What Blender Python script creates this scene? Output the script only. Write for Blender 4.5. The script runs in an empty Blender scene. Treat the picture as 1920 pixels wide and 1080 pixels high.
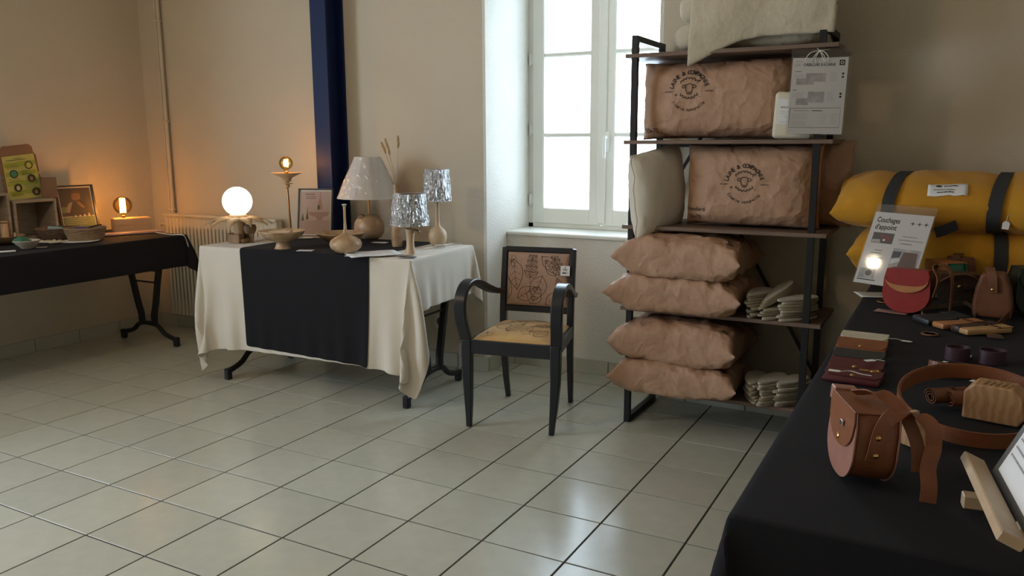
import bpy, bmesh, math, random
import numpy as np
from mathutils import Vector, Matrix, noise as mnoise

# ------------------------------------------------------------------ camera
SC = bpy.context.scene
COL = SC.collection
random.seed(7)
R = math.radians
FPX = 1517.0
PITCH, ROLL, YAW = 0.178, -0.0036, -0.4992
CAM = Vector((1.018, -2.525, 1.344))
_f0 = Vector((math.sin(YAW), math.cos(YAW), 0)); _r0 = Vector((math.cos(YAW), -math.sin(YAW), 0)); _up = Vector((0, 0, 1))
FW = _f0*math.cos(PITCH) - _up*math.sin(PITCH)
_u1 = _up*math.cos(PITCH) + _f0*math.sin(PITCH)
RT = _r0*math.cos(ROLL) + _u1*math.sin(ROLL)
UP = _u1*math.cos(ROLL) - _r0*math.sin(ROLL)
cd = bpy.data.cameras.new('camera'); cam = bpy.data.objects.new('camera', cd); COL.objects.link(cam)
cd.sensor_width = 36; cd.lens = 36*FPX/1920; cd.clip_start = .02; cd.clip_end = 100
Mc = Matrix((RT, UP, -FW)).transposed().to_4x4(); Mc.translation = CAM
cam.matrix_world = Mc
SC.camera = cam

def at(px, py, x=None, y=None, z=None):
    """measured point of the room: where a line of sight meets the plane x=, y= or z="""
    d = FW + RT*((px-960)/FPX) + UP*((540-py)/FPX)
    if z is not None: t = (z-CAM.z)/d.z
    elif y is not None: t = (y-CAM.y)/d.y
    else: t = (x-CAM.x)/d.x
    return CAM + d*t

# ------------------------------------------------------------------ daylight and exposure
SC.view_settings.view_transform = 'Standard'; SC.view_settings.look = 'None'
SC.view_settings.gamma = 1; SC.view_settings.use_curve_mapping = False
SC.view_settings.exposure = 0.0
W = bpy.data.worlds.new('world'); SC.world = W; W.use_nodes = True
bg = W.node_tree.nodes['Background']
bg.inputs[0].default_value = (0.71, 0.86, 1.02, 1); bg.inputs[1].default_value = 13.0
SC.cycles.use_denoising = True
SC.cycles.max_bounces = 10; SC.cycles.diffuse_bounces = 6; SC.cycles.glossy_bounces = 4
SC.cycles.transmission_bounces = 8; SC.cycles.transparent_max_bounces = 16
SC.cycles.sample_clamp_indirect = 6
SC.cycles.caustics_reflective = False; SC.cycles.caustics_refractive = False
def portal(name, loc, rot, sx, sy):
    l = bpy.data.lights.new(name, 'AREA'); l.shape = 'RECTANGLE'; l.size = sx; l.size_y = sy
    l.cycles.is_portal = True
    o = bpy.data.objects.new(name, l); COL.objects.link(o); o.location = loc; o.rotation_euler = rot; o['kind'] = 'helper'
# window openings of the room: the one in view and a tall one further along the left wall
NX0, NX1 = -1.342, -0.335
XL, XR, YB, YF, ZC = -4.215, 2.55, 1.50, -5.6, 2.95
LW = (-3.0, -1.2, 0.25, 2.45)      # left wall window: y0, y1, z0, z1
portal('window_portal', ((NX0+NX1)/2, 2.16, 1.65), (R(-90), 0, 0), 1.0, 1.7)
portal('window_portal', (XL-.18, (LW[0]+LW[1])/2, (LW[2]+LW[3])/2), (0, R(-90), 0), LW[3]-LW[2], LW[1]-LW[0])
# ------------------------------------------------------------------ materials
def nd(nt, t, **kw):
    n = nt.nodes.new(t)
    for k, v in kw.items():
        if k in n.inputs: n.inputs[k].default_value = v
        else: setattr(n, k, v)
    return n
MATS = {}
def c4(c): return (c[0], c[1], c[2], 1)
def mat(name, col, rough=.6, metal=0, col2=None, nscale=8, ndetail=4, stretch=None, bump=0, bscale=60, bdetail=3, spec=.5,
        emit=None, estr=0, ramp=.18, alpha=1, trans=0, ior=1.45, coat=0, sheen=0, btype='noise', wave=None, objrand=0, sss=0):
    if name in MATS: return MATS[name]
    m = bpy.data.materials.new(name); m.use_nodes = True; nt = m.node_tree; L = nt.links
    b = nt.nodes['Principled BSDF']
    b.inputs['Base Color'].default_value = c4(col); b.inputs['Roughness'].default_value = rough
    b.inputs['Metallic'].default_value = metal; b.inputs['Specular IOR Level'].default_value = spec
    b.inputs['IOR'].default_value = ior; b.inputs['Transmission Weight'].default_value = trans
    b.inputs['Alpha'].default_value = alpha; b.inputs['Coat Weight'].default_value = coat; b.inputs['Sheen Weight'].default_value = sheen
    if emit: b.inputs['Emission Color'].default_value = c4(emit); b.inputs['Emission Strength'].default_value = estr
    tc = nd(nt, 'ShaderNodeTexCoord'); src = tc.outputs['Object']
    if stretch:
        mp = nd(nt, 'ShaderNodeMapping'); mp.inputs['Scale'].default_value = stretch; L.new(src, mp.inputs[0]); src = mp.outputs[0]
    last = None
    if col2 is not None:
        if wave:
            t = nd(nt, 'ShaderNodeTexWave'); t.inputs['Scale'].default_value = wave; t.inputs['Distortion'].default_value = 6; t.inputs['Detail'].default_value = 3
            t.inputs['Detail Scale'].default_value = 1.5; fo = t.outputs['Fac']
        else:
            t = nd(nt, 'ShaderNodeTexNoise'); t.inputs['Scale'].default_value = nscale; t.inputs['Detail'].default_value = ndetail; fo = t.outputs['Fac']
        L.new(src, t.inputs['Vector'])
        cr = nd(nt, 'ShaderNodeValToRGB'); cr.color_ramp.elements[0].position = .5-ramp; cr.color_ramp.elements[1].position = .5+ramp
        cr.color_ramp.elements[0].color = c4(col); cr.color_ramp.elements[1].color = c4(col2)
        L.new(fo, cr.inputs[0]); last = cr.outputs[0]
    if objrand:
        oi = nd(nt, 'ShaderNodeObjectInfo'); hs = nd(nt, 'ShaderNodeHueSaturation')
        ma = nd(nt, 'ShaderNodeMath', operation='MULTIPLY_ADD'); ma.inputs[1].default_value = objrand; ma.inputs[2].default_value = 1-objrand/2
        L.new(oi.outputs['Random'], ma.inputs[0]); L.new(ma.outputs[0], hs.inputs['Value'])
        if last: L.new(last, hs.inputs['Color'])
        else: hs.inputs['Color'].default_value = c4(col)
        last = hs.outputs[0]
    if last: L.new(last, b.inputs['Base Color'])
    if bump:
        if btype == 'noise':
            t = nd(nt, 'ShaderNodeTexNoise'); t.inputs['Scale'].default_value = bscale; t.inputs['Detail'].default_value = bdetail; o = t.outputs['Fac']
        else:
            t = nd(nt, 'ShaderNodeTexVoronoi'); t.inputs['Scale'].default_value = bscale; o = t.outputs['Distance']
        L.new(tc.outputs['Object'], t.inputs['Vector'])
        bp = nd(nt, 'ShaderNodeBump'); bp.inputs['Strength'].default_value = bump; bp.inputs['Distance'].default_value = .01
        L.new(o, bp.inputs['Height']); L.new(bp.outputs[0], b.inputs['Normal'])
    MATS[name] = m
    return m
def thin_glass(name, tint=(1, 1, 1), refl=.9, rough=.02, base=.04):
    if name in MATS: return MATS[name]
    m = bpy.data.materials.new(name); m.use_nodes = True; nt = m.node_tree; nt.nodes.clear(); L = nt.links
    o = nd(nt, 'ShaderNodeOutputMaterial'); mx = nd(nt, 'ShaderNodeMixShader'); t = nd(nt, 'ShaderNodeBsdfTransparent'); g = nd(nt, 'ShaderNodeBsdfGlossy')
    t.inputs[0].default_value = c4(tint); g.inputs['Roughness'].default_value = rough
    fr = nd(nt, 'ShaderNodeLayerWeight'); fr.inputs['Blend'].default_value = .25
    ma = nd(nt, 'ShaderNodeMath', operation='MULTIPLY_ADD'); ma.inputs[1].default_value = refl; ma.inputs[2].default_value = base
    L.new(fr.outputs['Fresnel'], ma.inputs[0]); L.new(ma.outputs[0], mx.inputs[0]); L.new(t.outputs[0], mx.inputs[1]); L.new(g.outputs[0], mx.inputs[2]); L.new(mx.outputs[0], o.inputs[0])
    MATS[name] = m; return m
def emission(name, col, s):
    if name in MATS: return MATS[name]
    m = bpy.data.materials.new(name); m.use_nodes = True; nt = m.node_tree; nt.nodes.clear()
    o = nd(nt, 'ShaderNodeOutputMaterial'); e = nd(nt, 'ShaderNodeEmission'); e.inputs[0].default_value = c4(col); e.inputs[1].default_value = s
    nt.links.new(e.outputs[0], o.inputs[0]); MATS[name] = m; return m

# ------------------------------------------------------------------ mesh helpers
class MB:
    def __init__(s): s.v = []; s.f = []; s.m = []
    def add(s, vs, fs, mi=0, M=None):
        o = len(s.v)
        for p in vs:
            p = Vector(p)
            s.v.append(M @ p if M is not None else p)
        for f in fs: s.f.append([i+o for i in f]); s.m.append(mi)
        return s
    def box(s, c, d, bev=0, M=None, mi=0, seg=1):
        if bev <= 0:
            vs = [(c[0]+a*d[0]/2, c[1]+b*d[1]/2, c[2]+e*d[2]/2) for a in (-1, 1) for b in (-1, 1) for e in (-1, 1)]
            return s.add(vs, [(0, 1, 3, 2), (4, 6, 7, 5), (0, 4, 5, 1), (2, 3, 7, 6), (0, 2, 6, 4), (1, 5, 7, 3)], mi, M)
        bm = bmesh.new(); bmesh.ops.create_cube(bm, size=1)
        for v in bm.verts: v.co = Vector((c[0]+v.co.x*d[0], c[1]+v.co.y*d[1], c[2]+v.co.z*d[2]))
        bmesh.ops.bevel(bm, geom=bm.edges[:], offset=min(bev, min(d)*.49), segments=seg, profile=.5, affect='EDGES')
        bm.verts.index_update()
        vs = [v.co.copy() for v in bm.verts]; fs = [[v.index for v in f.verts] for f in bm.faces]; bm.free()
        return s.add(vs, fs, mi, M)
    def tube(s, path, r, n=8, closed=False, cap=True, M=None, mi=0, flat=None):
        P = [Vector(p) for p in path]; k = len(P); rr = r if isinstance(r, (list, tuple)) else [r]*k
        vs = []; fs = []; up = None
        for i, p in enumerate(P):
            a = P[(i-1) % k] if (closed or i > 0) else P[i]; b = P[(i+1) % k] if (closed or i < k-1) else P[i]
            t = (b-a)
            if t.length < 1e-9: t = Vector((0, 0, 1))
            t.normalize()
            if up is None:
                up = Vector((0, 0, 1)) if abs(t.z) < .9 else Vector((1, 0, 0))
                if flat is not None: up = Vector(flat[2])
            sd = t.cross(up)
            if sd.length < 1e-6: sd = t.orthogonal()
            sd.normalize(); u2 = sd.cross(t).normalized()
            if flat is None: up = u2
            for j in range(n):
                th = 2*math.pi*(j+.5)/n
                if flat is not None:
                    ca, sa = math.cos(th), math.sin(th); pw = .35
                    ca = math.copysign(abs(ca)**pw, ca); sa = math.copysign(abs(sa)**pw, sa)
                    vs.append(p + sd*ca*flat[0]*rr[i] + u2*sa*flat[1]*rr[i])
                else: vs.append(p + sd*math.cos(th)*rr[i] + u2*math.sin(th)*rr[i])
        for i in range(k if closed else k-1):
            for j in range(n):
                a = i*n+j; b = i*n+(j+1) % n; c = ((i+1) % k)*n+(j+1) % n; d = ((i+1) % k)*n+j
                fs.append((a, b, c, d))
        if cap and not closed: fs.append(list(range(n-1, -1, -1))); fs.append([(k-1)*n+j for j in range(n)])
        return s.add(vs, fs, mi, M)
    def lathe(s, prof, n=28, c=(0, 0, 0), M=None, mi=0, wob=0, seed=0):
        vs = []; fs = []; k = len(prof)
        for i, (r, z) in enumerate(prof):
            for j in range(n):
                th = 2*math.pi*j/n; q = r*(1+wob*math.sin(3*th+seed)*.5+wob*math.sin(5*th+seed*2+z*20)*.5)
                vs.append((c[0]+q*math.cos(th), c[1]+q*math.sin(th), c[2]+z))
        for i in range(k-1):
            for j in range(n): fs.append((i*n+j, i*n+(j+1) % n, (i+1)*n+(j+1) % n, (i+1)*n+j))
        if prof[0][0] > 1e-5: fs.append(list(range(n-1, -1, -1)))
        if prof[-1][0] > 1e-5: fs.append([(k-1)*n+j for j in range(n)])
        return s.add(vs, fs, mi, M)
    def prism(s, poly, z0, z1, M=None, mi=0):
        n = len(poly); vs = [(p[0], p[1], z0) for p in poly]+[(p[0], p[1], z1) for p in poly]
        fs = [list(range(n-1, -1, -1)), list(range(n, 2*n))]+[(i, (i+1) % n, n+(i+1) % n, n+i) for i in range(n)]
        return s.add(vs, fs, mi, M)
    def grid(s, F, nu, nv, M=None, mi=0, closed_u=False):
        vs = [F(i/(nu if closed_u else nu-1), j/(nv-1)) for j in range(nv) for i in range(nu)]
        fs = []
        for j in range(nv-1):
            for i in range(nu if closed_u else nu-1):
                a = j*nu+i; b = j*nu+(i+1) % nu; fs.append((a, b, b+nu, a+nu))
        return s.add(vs, fs, mi, M)
    def ribbon(s, path, wdir, w, t, M=None, mi=0, closed=False):
        """flat strap following path; wdir is its width direction (vector or one per point)"""
        P = [Vector(p) for p in path]; k = len(P); vs = []; fs = []
        for i, p in enumerate(P):
            a = P[(i-1) % k] if (closed or i > 0) else p; b = P[(i+1) % k] if (closed or i < k-1) else p
            tg = (b-a).normalized(); wd = Vector(wdir[i] if isinstance(wdir, list) else wdir)
            wd = (wd-tg*wd.dot(tg)).normalized(); nn = tg.cross(wd)
            ww = w[i] if isinstance(w, list) else w
            for a_, b_ in ((-1, -1), (1, -1), (1, 1), (-1, 1)): vs.append(p+wd*a_*ww/2+nn*b_*t/2)
        for i in range(k if closed else k-1):
            for j in range(4): fs.append((i*4+j, i*4+(j+1) % 4, ((i+1) % k)*4+(j+1) % 4, ((i+1) % k)*4+j))
        if not closed: fs += [(3, 2, 1, 0), tuple((k-1)*4+j for j in range(4))]
        return s.add(vs, fs, mi, M)
    def mesh(s, name, mats, smooth=None):
        me = bpy.data.meshes.new(name); me.from_pydata([tuple(p) for p in s.v], [], s.f)
        for m in (mats if isinstance(mats, (list, tuple)) else [mats]): me.materials.append(m)
        if len(set(s.m)) > 1: me.polygons.foreach_set('material_index', s.m)
        bm = bmesh.new(); bm.from_mesh(me); bmesh.ops.recalc_face_normals(bm, faces=bm.faces[:]); bm.to_mesh(me); bm.free()
        if smooth is not None:
            me.polygons.foreach_set('use_smooth', [True]*len(me.polygons)); me.set_sharp_from_angle(angle=R(smooth))
        me.update(); return me
    def build(s, name, mats, parent=None, smooth=None, loc=None, rot=None, sub=0, solid=0):
        o = bpy.data.objects.new(name, s.mesh(name, mats, smooth)); COL.objects.link(o)
        if parent is not None: o.parent = parent
        if loc is not None: o.location = loc
        if rot is not None: o.rotation_euler = rot
        if solid: md = o.modifiers.new('thickness', 'SOLIDIFY'); md.thickness = solid; md.offset = -1
        if sub: md = o.modifiers.new('subdivision', 'SUBSURF'); md.levels = sub; md.render_levels = sub
        return o
def tag(o, label=None, cat=None, group=None, kind=None):
    if label: o['label'] = label
    if cat: o['category'] = cat
    if group: o['group'] = group
    if kind: o['kind'] = kind
    return o
def thing(name, label, cat, loc=(0, 0, 0), rz=0, group=None, rot=None):
    o = bpy.data.objects.new(name, None); COL.objects.link(o); o.empty_display_size = .05
    o.location = loc; o.rotation_euler = rot if rot else (0, 0, rz)
    return tag(o, label, cat, group)
def structure(o): o['kind'] = 'structure'; return o
def bez(pts, n=12):
    """Catmull-Rom through pts"""
    P = [Vector(p) for p in pts]; out = []
    for i in range(len(P)-1):
        a = P[i-1] if i else P[0]*2-P[1]; b = P[i]; c = P[i+1]; d = P[i+2] if i+2 < len(P) else P[-1]*2-P[-2]
        for k in range(n):
            t = k/n; out.append(.5*((2*b)+(c-a)*t+(2*a-5*b+4*c-d)*t*t+(3*b-a-3*c+d)*t**3))
    out.append(P[-1]); return out
def MX(loc=(0, 0, 0), rot=(0, 0, 0), sc=(1, 1, 1)):
    from mathutils import Euler
    return Matrix.LocRotScale(Vector(loc), Euler(rot), Vector(sc))
_tc = {}
def text_geo(s, size=1.0, bold=0.0, spacing=1.0):
    """flat triangulated lettering, centred in x on its own width, baseline y=0"""
    key = (s, bold, spacing)
    if key not in _tc:
        cu = bpy.data.curves.new('lettering', 'FONT'); cu.body = s; cu.size = 1; cu.offset = bold; cu.space_character = spacing; cu.resolution_u = 3
        o = bpy.data.objects.new('lettering', cu); COL.objects.link(o)
        dg = bpy.context.evaluated_depsgraph_get(); me = o.evaluated_get(dg).to_mesh()
        vs = [(v.co.x, v.co.y) for v in me.vertices]; fs = [list(p.vertices) for p in me.polygons]
        o.evaluated_get(dg).to_mesh_clear(); bpy.data.objects.remove(o); bpy.data.curves.remove(cu)
        _tc[key] = (vs, fs)
    vs, fs = _tc[key]
    if not vs: return [], [], 0
    x0 = min(v[0] for v in vs); x1 = max(v[0] for v in vs)
    return [((v[0]-(x0+x1)/2)*size, v[1]*size) for v in vs], fs, (x1-x0)*size
class Ink:
    """flat marks in a 2-D page, laid on a surface by the function S(x, y); later marks lie a hair above earlier ones"""
    def __init__(s): s.v = []; s.f = []; s.m = []; s.lay = 0; s.lv = []
    def poly(s, pts, mi=0, up=True):
        if up: s.lay += 1
        o = len(s.v); s.v += [(p[0], p[1]) for p in pts]; s.f.append(list(range(o, o+len(pts)))); s.m.append(mi); s._l()
    def _l(s): s.lv += [s.lay]*(len(s.v)-len(s.lv))
    def rect(s, x0, y0, x1, y1, mi=0, up=True): s.poly([(x0, y0), (x1, y0), (x1, y1), (x0, y1)], mi, up)
    def disc(s, cx, cy, r, mi=0, n=16, ry=None): s.poly([(cx+r*math.cos(2*math.pi*i/n), cy+(ry or r)*math.sin(2*math.pi*i/n)) for i in range(n)], mi)
    def line(s, pts, w, mi=0):
        P = [Vector((p[0], p[1])) for p in pts]; o = len(s.v); k = len(P)
        for i, p in enumerate(P):
            t = P[min(i+1, k-1)]-P[max(i-1, 0)]
            t = t.normalized() if t.length > 1e-9 else Vector((1, 0)); n = Vector((-t.y, t.x))
            s.v += [tuple(p+n*w/2), tuple(p-n*w/2)]
        for i in range(k-1): s.f.append([o+2*i, o+2*i+1, o+2*i+3, o+2*i+2]); s.m.append(mi)
        s._l()
    def curve(s, pts, w, mi=0, n=6): s.line([(p.x, p.y) for p in bez([(a, b, 0) for a, b in pts], n)], w, mi)
    def text(s, t, x, y, size, mi=0, rot=0, align='c', bold=0, spacing=1, width=None):
        vs, fs, w = text_geo(t, size, bold, spacing)
        k = (width/w) if (width and w) else 1
        ox = 0 if align == 'c' else (w*k/2 if align == 'l' else -w*k/2)
        o = len(s.v); c, sn = math.cos(rot), math.sin(rot)
        for a, b in vs: a = a*k+ox; s.v.append((x+a*c-b*sn, y+a*sn+b*c))
        for f in fs: s.f.append([i+o for i in f]); s.m.append(mi)
        s._l()
    def arc_text(s, t, cx, cy, r, a_mid, a_step, size, mi=0, inside=False, bold=0):
        n = len(t)
        for i, ch in enumerate(t):
            if ch == ' ': continue
            a = a_mid+((i-(n-1)/2)*a_step)*(1 if inside else -1)
            rot = a+math.pi/2 if inside else a-math.pi/2
            s.text(ch, cx+r*math.cos(a), cy+r*math.sin(a), size, mi, rot, bold=bold)
    def build(s, name, mats, S, parent=None, lift=.0006):
        V_ = []; s._l(); e = 1e-4; x0, y0 = s.v[0]; b0 = Vector(S(x0, y0))
        nn = (Vector(S(x0+e, y0))-b0).cross(Vector(S(x0, y0+e))-b0).normalized()
        for (a, b), l in zip(s.v, s.lv): V_.append(tuple(Vector(S(a, b))+nn*(l+1)*5e-5))
        me = bpy.data.meshes.new(name); me.from_pydata(V_, [], s.f)
        for m in (mats if isinstance(mats, (list, tuple)) else [mats]): me.materials.append(m)
        me.polygons.foreach_set('material_index', s.m); me.update()
        o = bpy.data.objects.new(name, me); COL.objects.link(o); o.parent = parent; return o
def nz(x, y, z=0, s=1): return mnoise.noise(Vector((x*s, y*s, z*s)))
def copy_tree(o, parent=None, label=None):
    c = o.copy(); COL.objects.link(c); c.parent = parent
    if label: c['label'] = label
    for ch in o.children: copy_tree(ch, c)
    return c

# ------------------------------------------------------------------ palette
PLASTER = mat('plaster', (.57, .50, .39), .9, col2=(.60, .53, .42), nscale=1.5, bump=.35, bscale=170, bdetail=2, spec=.2)
TILE = mat('tile_glaze', (.47, .475, .395), .21, col2=(.51, .51, .43), nscale=14, ndetail=5, bump=.03, bscale=40, spec=.5, objrand=.10)
GROUT = mat('grout', (.07, .055, .045), .9, bump=.2, bscale=200)
WINPAINT = mat('window_paint', (.80, .80, .74), .45)
BLACKMETAL = mat('black_metal', (.012, .012, .014), .45, spec=.4)
WOODPALE = mat('pale_wood', (.52, .36, .20), .5, col2=(.62, .45, .27), stretch=(3, 30, 30), nscale=2)
CEIL = mat('ceiling_paint', (.60, .57, .51), .9)

# ------------------------------------------------------------------ the room
T = .31
def wall(name, boxes, m=PLASTER):
    b = MB()
    for x0, x1, y0, y1, z0, z1 in boxes: b.box(((x0+x1)/2, (y0+y1)/2, (z0+z1)/2), (x1-x0, y1-y0, z1-z0))
    return structure(b.build(name, m))
TH = .7
NICHEW = mat('niche_paint', (.76, .74, .68), .9, col2=(.80, .78, .72), nscale=2, bump=.55, bscale=150, bdetail=2, spec=.2)
# white-painted window recess
wall('wall_niche', [(NX0-.02, NX0, YB+.001, YB+TH, 0, 2.56), (NX1, NX1+.02, YB+.001, YB+TH, 0, 2.56), (NX0, NX1, 1.75, YB+TH, 0, .80), (NX0, NX1, YB+.001, YB+TH, 2.55, 2.57)], NICHEW)
wall('wall_back', [(XL-.4, NX0-.02, YB, YB+TH, 0, ZC), (NX1+.02, XR+.4, YB, YB+TH, 0, ZC), (NX0-.02, NX1+.02, YB, YB+TH, 2.57, ZC)])
wall('wall_left', [(XL-.4, XL, YF, LW[0], 0, ZC), (XL-.4, XL, LW[1], YB, 0, ZC), (XL-.4, XL, LW[0], LW[1], 0, LW[2]), (XL-.4, XL, LW[0], LW[1], LW[3], ZC)])
wall('wall_right', [(XR, XR+.4, YF, YB, 0, ZC)])
wall('wall_front', [(XL-.4, XR+.4, YF-.4, YF, 0, ZC)])
structure(MB().box(((XL+XR)/2, (YB+YF)/2, ZC+.05), (XR-XL+.8, YB-YF+1.5, .1)).build('ceiling', CEIL))
# floor: screed with joints, each tile in view a piece of its own
floor = structure(MB().box(((XL+XR)/2, (YB+YF)/2+.1, -.053), (XR-XL+.7, YB-YF+.9, .10)).build('floor', GROUT))
_g = .0035
def tile_mesh(w, d):
    return MB().box((0, 0, -.004), (w-2*_g, d-2*_g, .008), bev=.0008).mesh('tile', TILE)
_full = tile_mesh(T, T); _tm = {}
far = MB()
i0 = math.floor(XL/T); i1 = math.ceil(XR/T); j0 = math.floor(YF/T); j1 = math.ceil(1.75/T)
for i in range(i0, i1):
    for j in range(j0, j1):
        x0, x1, y0, y1 = i*T, (i+1)*T, j*T, (j+1)*T
        x0 = max(x0, XL); x1 = min(x1, XR); y0 = max(y0, YF); niche = (x1 > NX0+.01 and x0 < NX1-.01)
        y1 = min(y1, 1.75 if niche else YB)
        if niche and y0 > YB-.05: x0 = max(x0, NX0); x1 = min(x1, NX1)
        if x1-x0 < .02 or y1-y0 < .02: continue
        # in view of the photographer, or just outside it?
        d = Vector(((x0+x1)/2, (y0+y1)/2, 0))-CAM; dp = d.dot(FW); vis = dp > .5 and abs(d.dot(RT)/dp) < .80 and d.dot(UP)/dp > -.46
        if not vis:
            far.box(((x0+x1)/2, (y0+y1)/2, -.004), (x1-x0-2*_g, y1-y0-2*_g, .008)); continue
        w, dd = round(x1-x0, 3), round(y1-y0, 3)
        me = _full if (w, dd) == (T, T) else _tm.setdefault((w, dd), tile_mesh(w, dd))
        o = bpy.data.objects.new('tile', me); COL.objects.link(o); o.parent = floor
        o.location = ((x0+x1)/2, (y0+y1)/2, random.uniform(-.0004, .0002)); o.rotation_euler = (random.uniform(-.0008, .0008), random.uniform(-.0008, .0008), 0)
tag(far.build('outer_tiles', TILE, floor), kind='stuff')
# tiled skirting
def skirt(name, runs, h=.085):
    root = thing(name, None, None); structure(root)
    bk = MB()
    for (a, b, off) in runs:
        a = Vector(a); b = Vector(b); t = (b-a); Ln = t.length; t.normalize(); n = Vector((t.y, -t.x)); ang = math.atan2(t.y, t.x)
        c = (a+b)/2+n*.003; bk.box((0, 0, 0), (Ln-.04, .006, h-.004), M=Matrix.Translation((c.x, c.y, h/2))@Matrix.Rotation(ang, 4, 'Z'))
        s = -off
        while s < Ln:
            s0 = max(s, 0); s1 = min(s+T, Ln)
            if s1-s0 > .01:
                m = (a+t*(s0+s1)/2)+n*.008
                MB().box((0, 0, 0), (s1-s0-.004, .010, h), bev=.0015).build('skirting_tile', TILE, root, loc=(m.x, m.y, h/2), rot=(0, 0, ang))
            s += T
    bk.build('bedding', GROUT, root)
    return root
skirt('baseboard_left', [((XL, -1.3), (XL, YB), .05)])
skirt('baseboard_back', [((XL, YB), (NX0+.012, YB), .12), ((NX0, YB), (NX0, 1.75), 0), ((NX0, 1.75), (NX1, 1.75), .26), ((NX1, 1.75), (NX1, YB), 0), ((NX1-.012, YB), (1.6, YB), .1)])
# sill
sill = structure(MB().box(((NX0+NX1)/2, 1.92, .8065), (NX1-NX0, .37, .024), bev=.006).build('trim_1', WINPAINT))
# ------------------------------------------------------------------ window
YW = 2.03; XM = (NX0+NX1)/2; ZB = .82; ZT = 2.50
win = structure(thing('window_1', None, None, (0, 0, 0)))
b = MB(); fw = .030
b.box((NX0+fw/2, YW+.035, (ZB+ZT)/2), (fw, .07, ZT-ZB)); b.box((NX1-fw/2, YW+.035, (ZB+ZT)/2), (fw, .07, ZT-ZB))
b.box((XM, YW+.035, ZB+.012), (NX1-NX0, .07, .024)); b.box((XM, YW+.035, ZT-.02), (NX1-NX0, .07, .04))
b.build('window_frame', WINPAINT, win)
PANE = thin_glass('window_glass', (.97, .98, .98), .6, .01, .02)
def sash(x0, x1):
    z0, z1 = ZB+.026, ZT-.04; st = .078; rl = .095; m = MB(); yc = YW+.012
    m.box((x0+st/2, yc, (z0+z1)/2), (st, .05, z1-z0), bev=.006); m.box((x1-st/2, yc, (z0+z1)/2), (st, .05, z1-z0), bev=.006)
    m.box(((x0+x1)/2, yc, z0+rl/2), (x1-x0-2*st+.01, .048, rl), bev=.005); m.box(((x0+x1)/2, yc, z1-rl/2), (x1-x0-2*st+.01, .048, rl), bev=.005)
    s = m.build('sash', WINPAINT, win)
    mz = [1.387, 1.862, 2.30]; zz = [z0+rl]+mz+[z1-rl]
    for q in mz: MB().box(((x0+x1)/2, yc, q), (x1-x0-2*st+.006, .036, .026), bev=.007).build('muntin', WINPAINT, s)
    for a, c in zip(zz[:-1], zz[1:]): MB().box(((x0+x1)/2, yc+.004, (a+c)/2), (x1-x0-2*st+.004, .004, c-a)).build('pane', PANE, s)
    return s
s1 = sash(NX0+fw+.002, XM-.012); s2 = sash(XM-.008, NX1-fw-.002)
MB().box((XM-.006, YW-.018, (ZB+ZT)/2), (.05, .016, ZT-ZB-.08), bev=.005).build('cover_strip', WINPAINT, win)
HND = mat('handle_white', (.78, .78, .75), .35)
h = MB(); hx = XM+.028; h.box((hx, YW-.018, 1.345), (.026, .012, .12), bev=.004, seg=2)
h.tube(bez([(hx, YW-.02, 1.37), (hx, YW-.055, 1.372), (hx, YW-.066, 1.36), (hx, YW-.066, 1.25)], 6), .009, 8)
h.build('window_handle', HND, win, 40)
for z in (1.84, 1.42, .99): 
    k = MB(); k.tube([(NX0+.016, YW-.012, z-.035), (NX0+.016, YW-.012, z+.035)], .008, 10); k.box((NX0+.03, YW-.006, z), (.02, .008, .045)); k.build('hinge', HND, win, 40)

# unseen warm fill light, added as a hanging globe to brighten floor and fronts
pn = thing('fill_light', 'unseen round warm fill light added under the ceiling, above and behind the picture', 'lamp', (-2.1, -2.3, 2.62))
MB().lathe([(.12*math.sin(math.pi*i/16)+1e-6, -.12*math.cos(math.pi*i/16)) for i in range(17)], 24).build('globe', emission('fill_glow', (1.0, .70, .42), 74), pn, 80)
MB().tube([(0, 0, .11), (0, 0, ZC-2.62)], .008, 8).build('cord', HND, pn, 40)
MB().lathe([(.05, ZC-2.62-.03), (.05, ZC-2.62), (0, ZC-2.62)], 20).build('fill_light_mount', HND, pn, 40)

sp_ = thing('bare_bulb_lamp', 'small warm bare bulb hanging under the ceiling, above the picture', 'lamp', (-.3697, -.2660, 2.60))
MB().lathe([(.036*math.sin(math.pi*i/12)+1e-6, -.036*math.cos(math.pi*i/12)) for i in range(13)], 20).build('bulb', emission('spot_glow', (1.0, .80, .55), 90), sp_, 80)
MB().lathe([(.016, .030), (.020, .034), (.020, .07), (.008, .075), (.008, ZC-2.60)], 20).build('housing', HND, sp_, 40)

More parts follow.
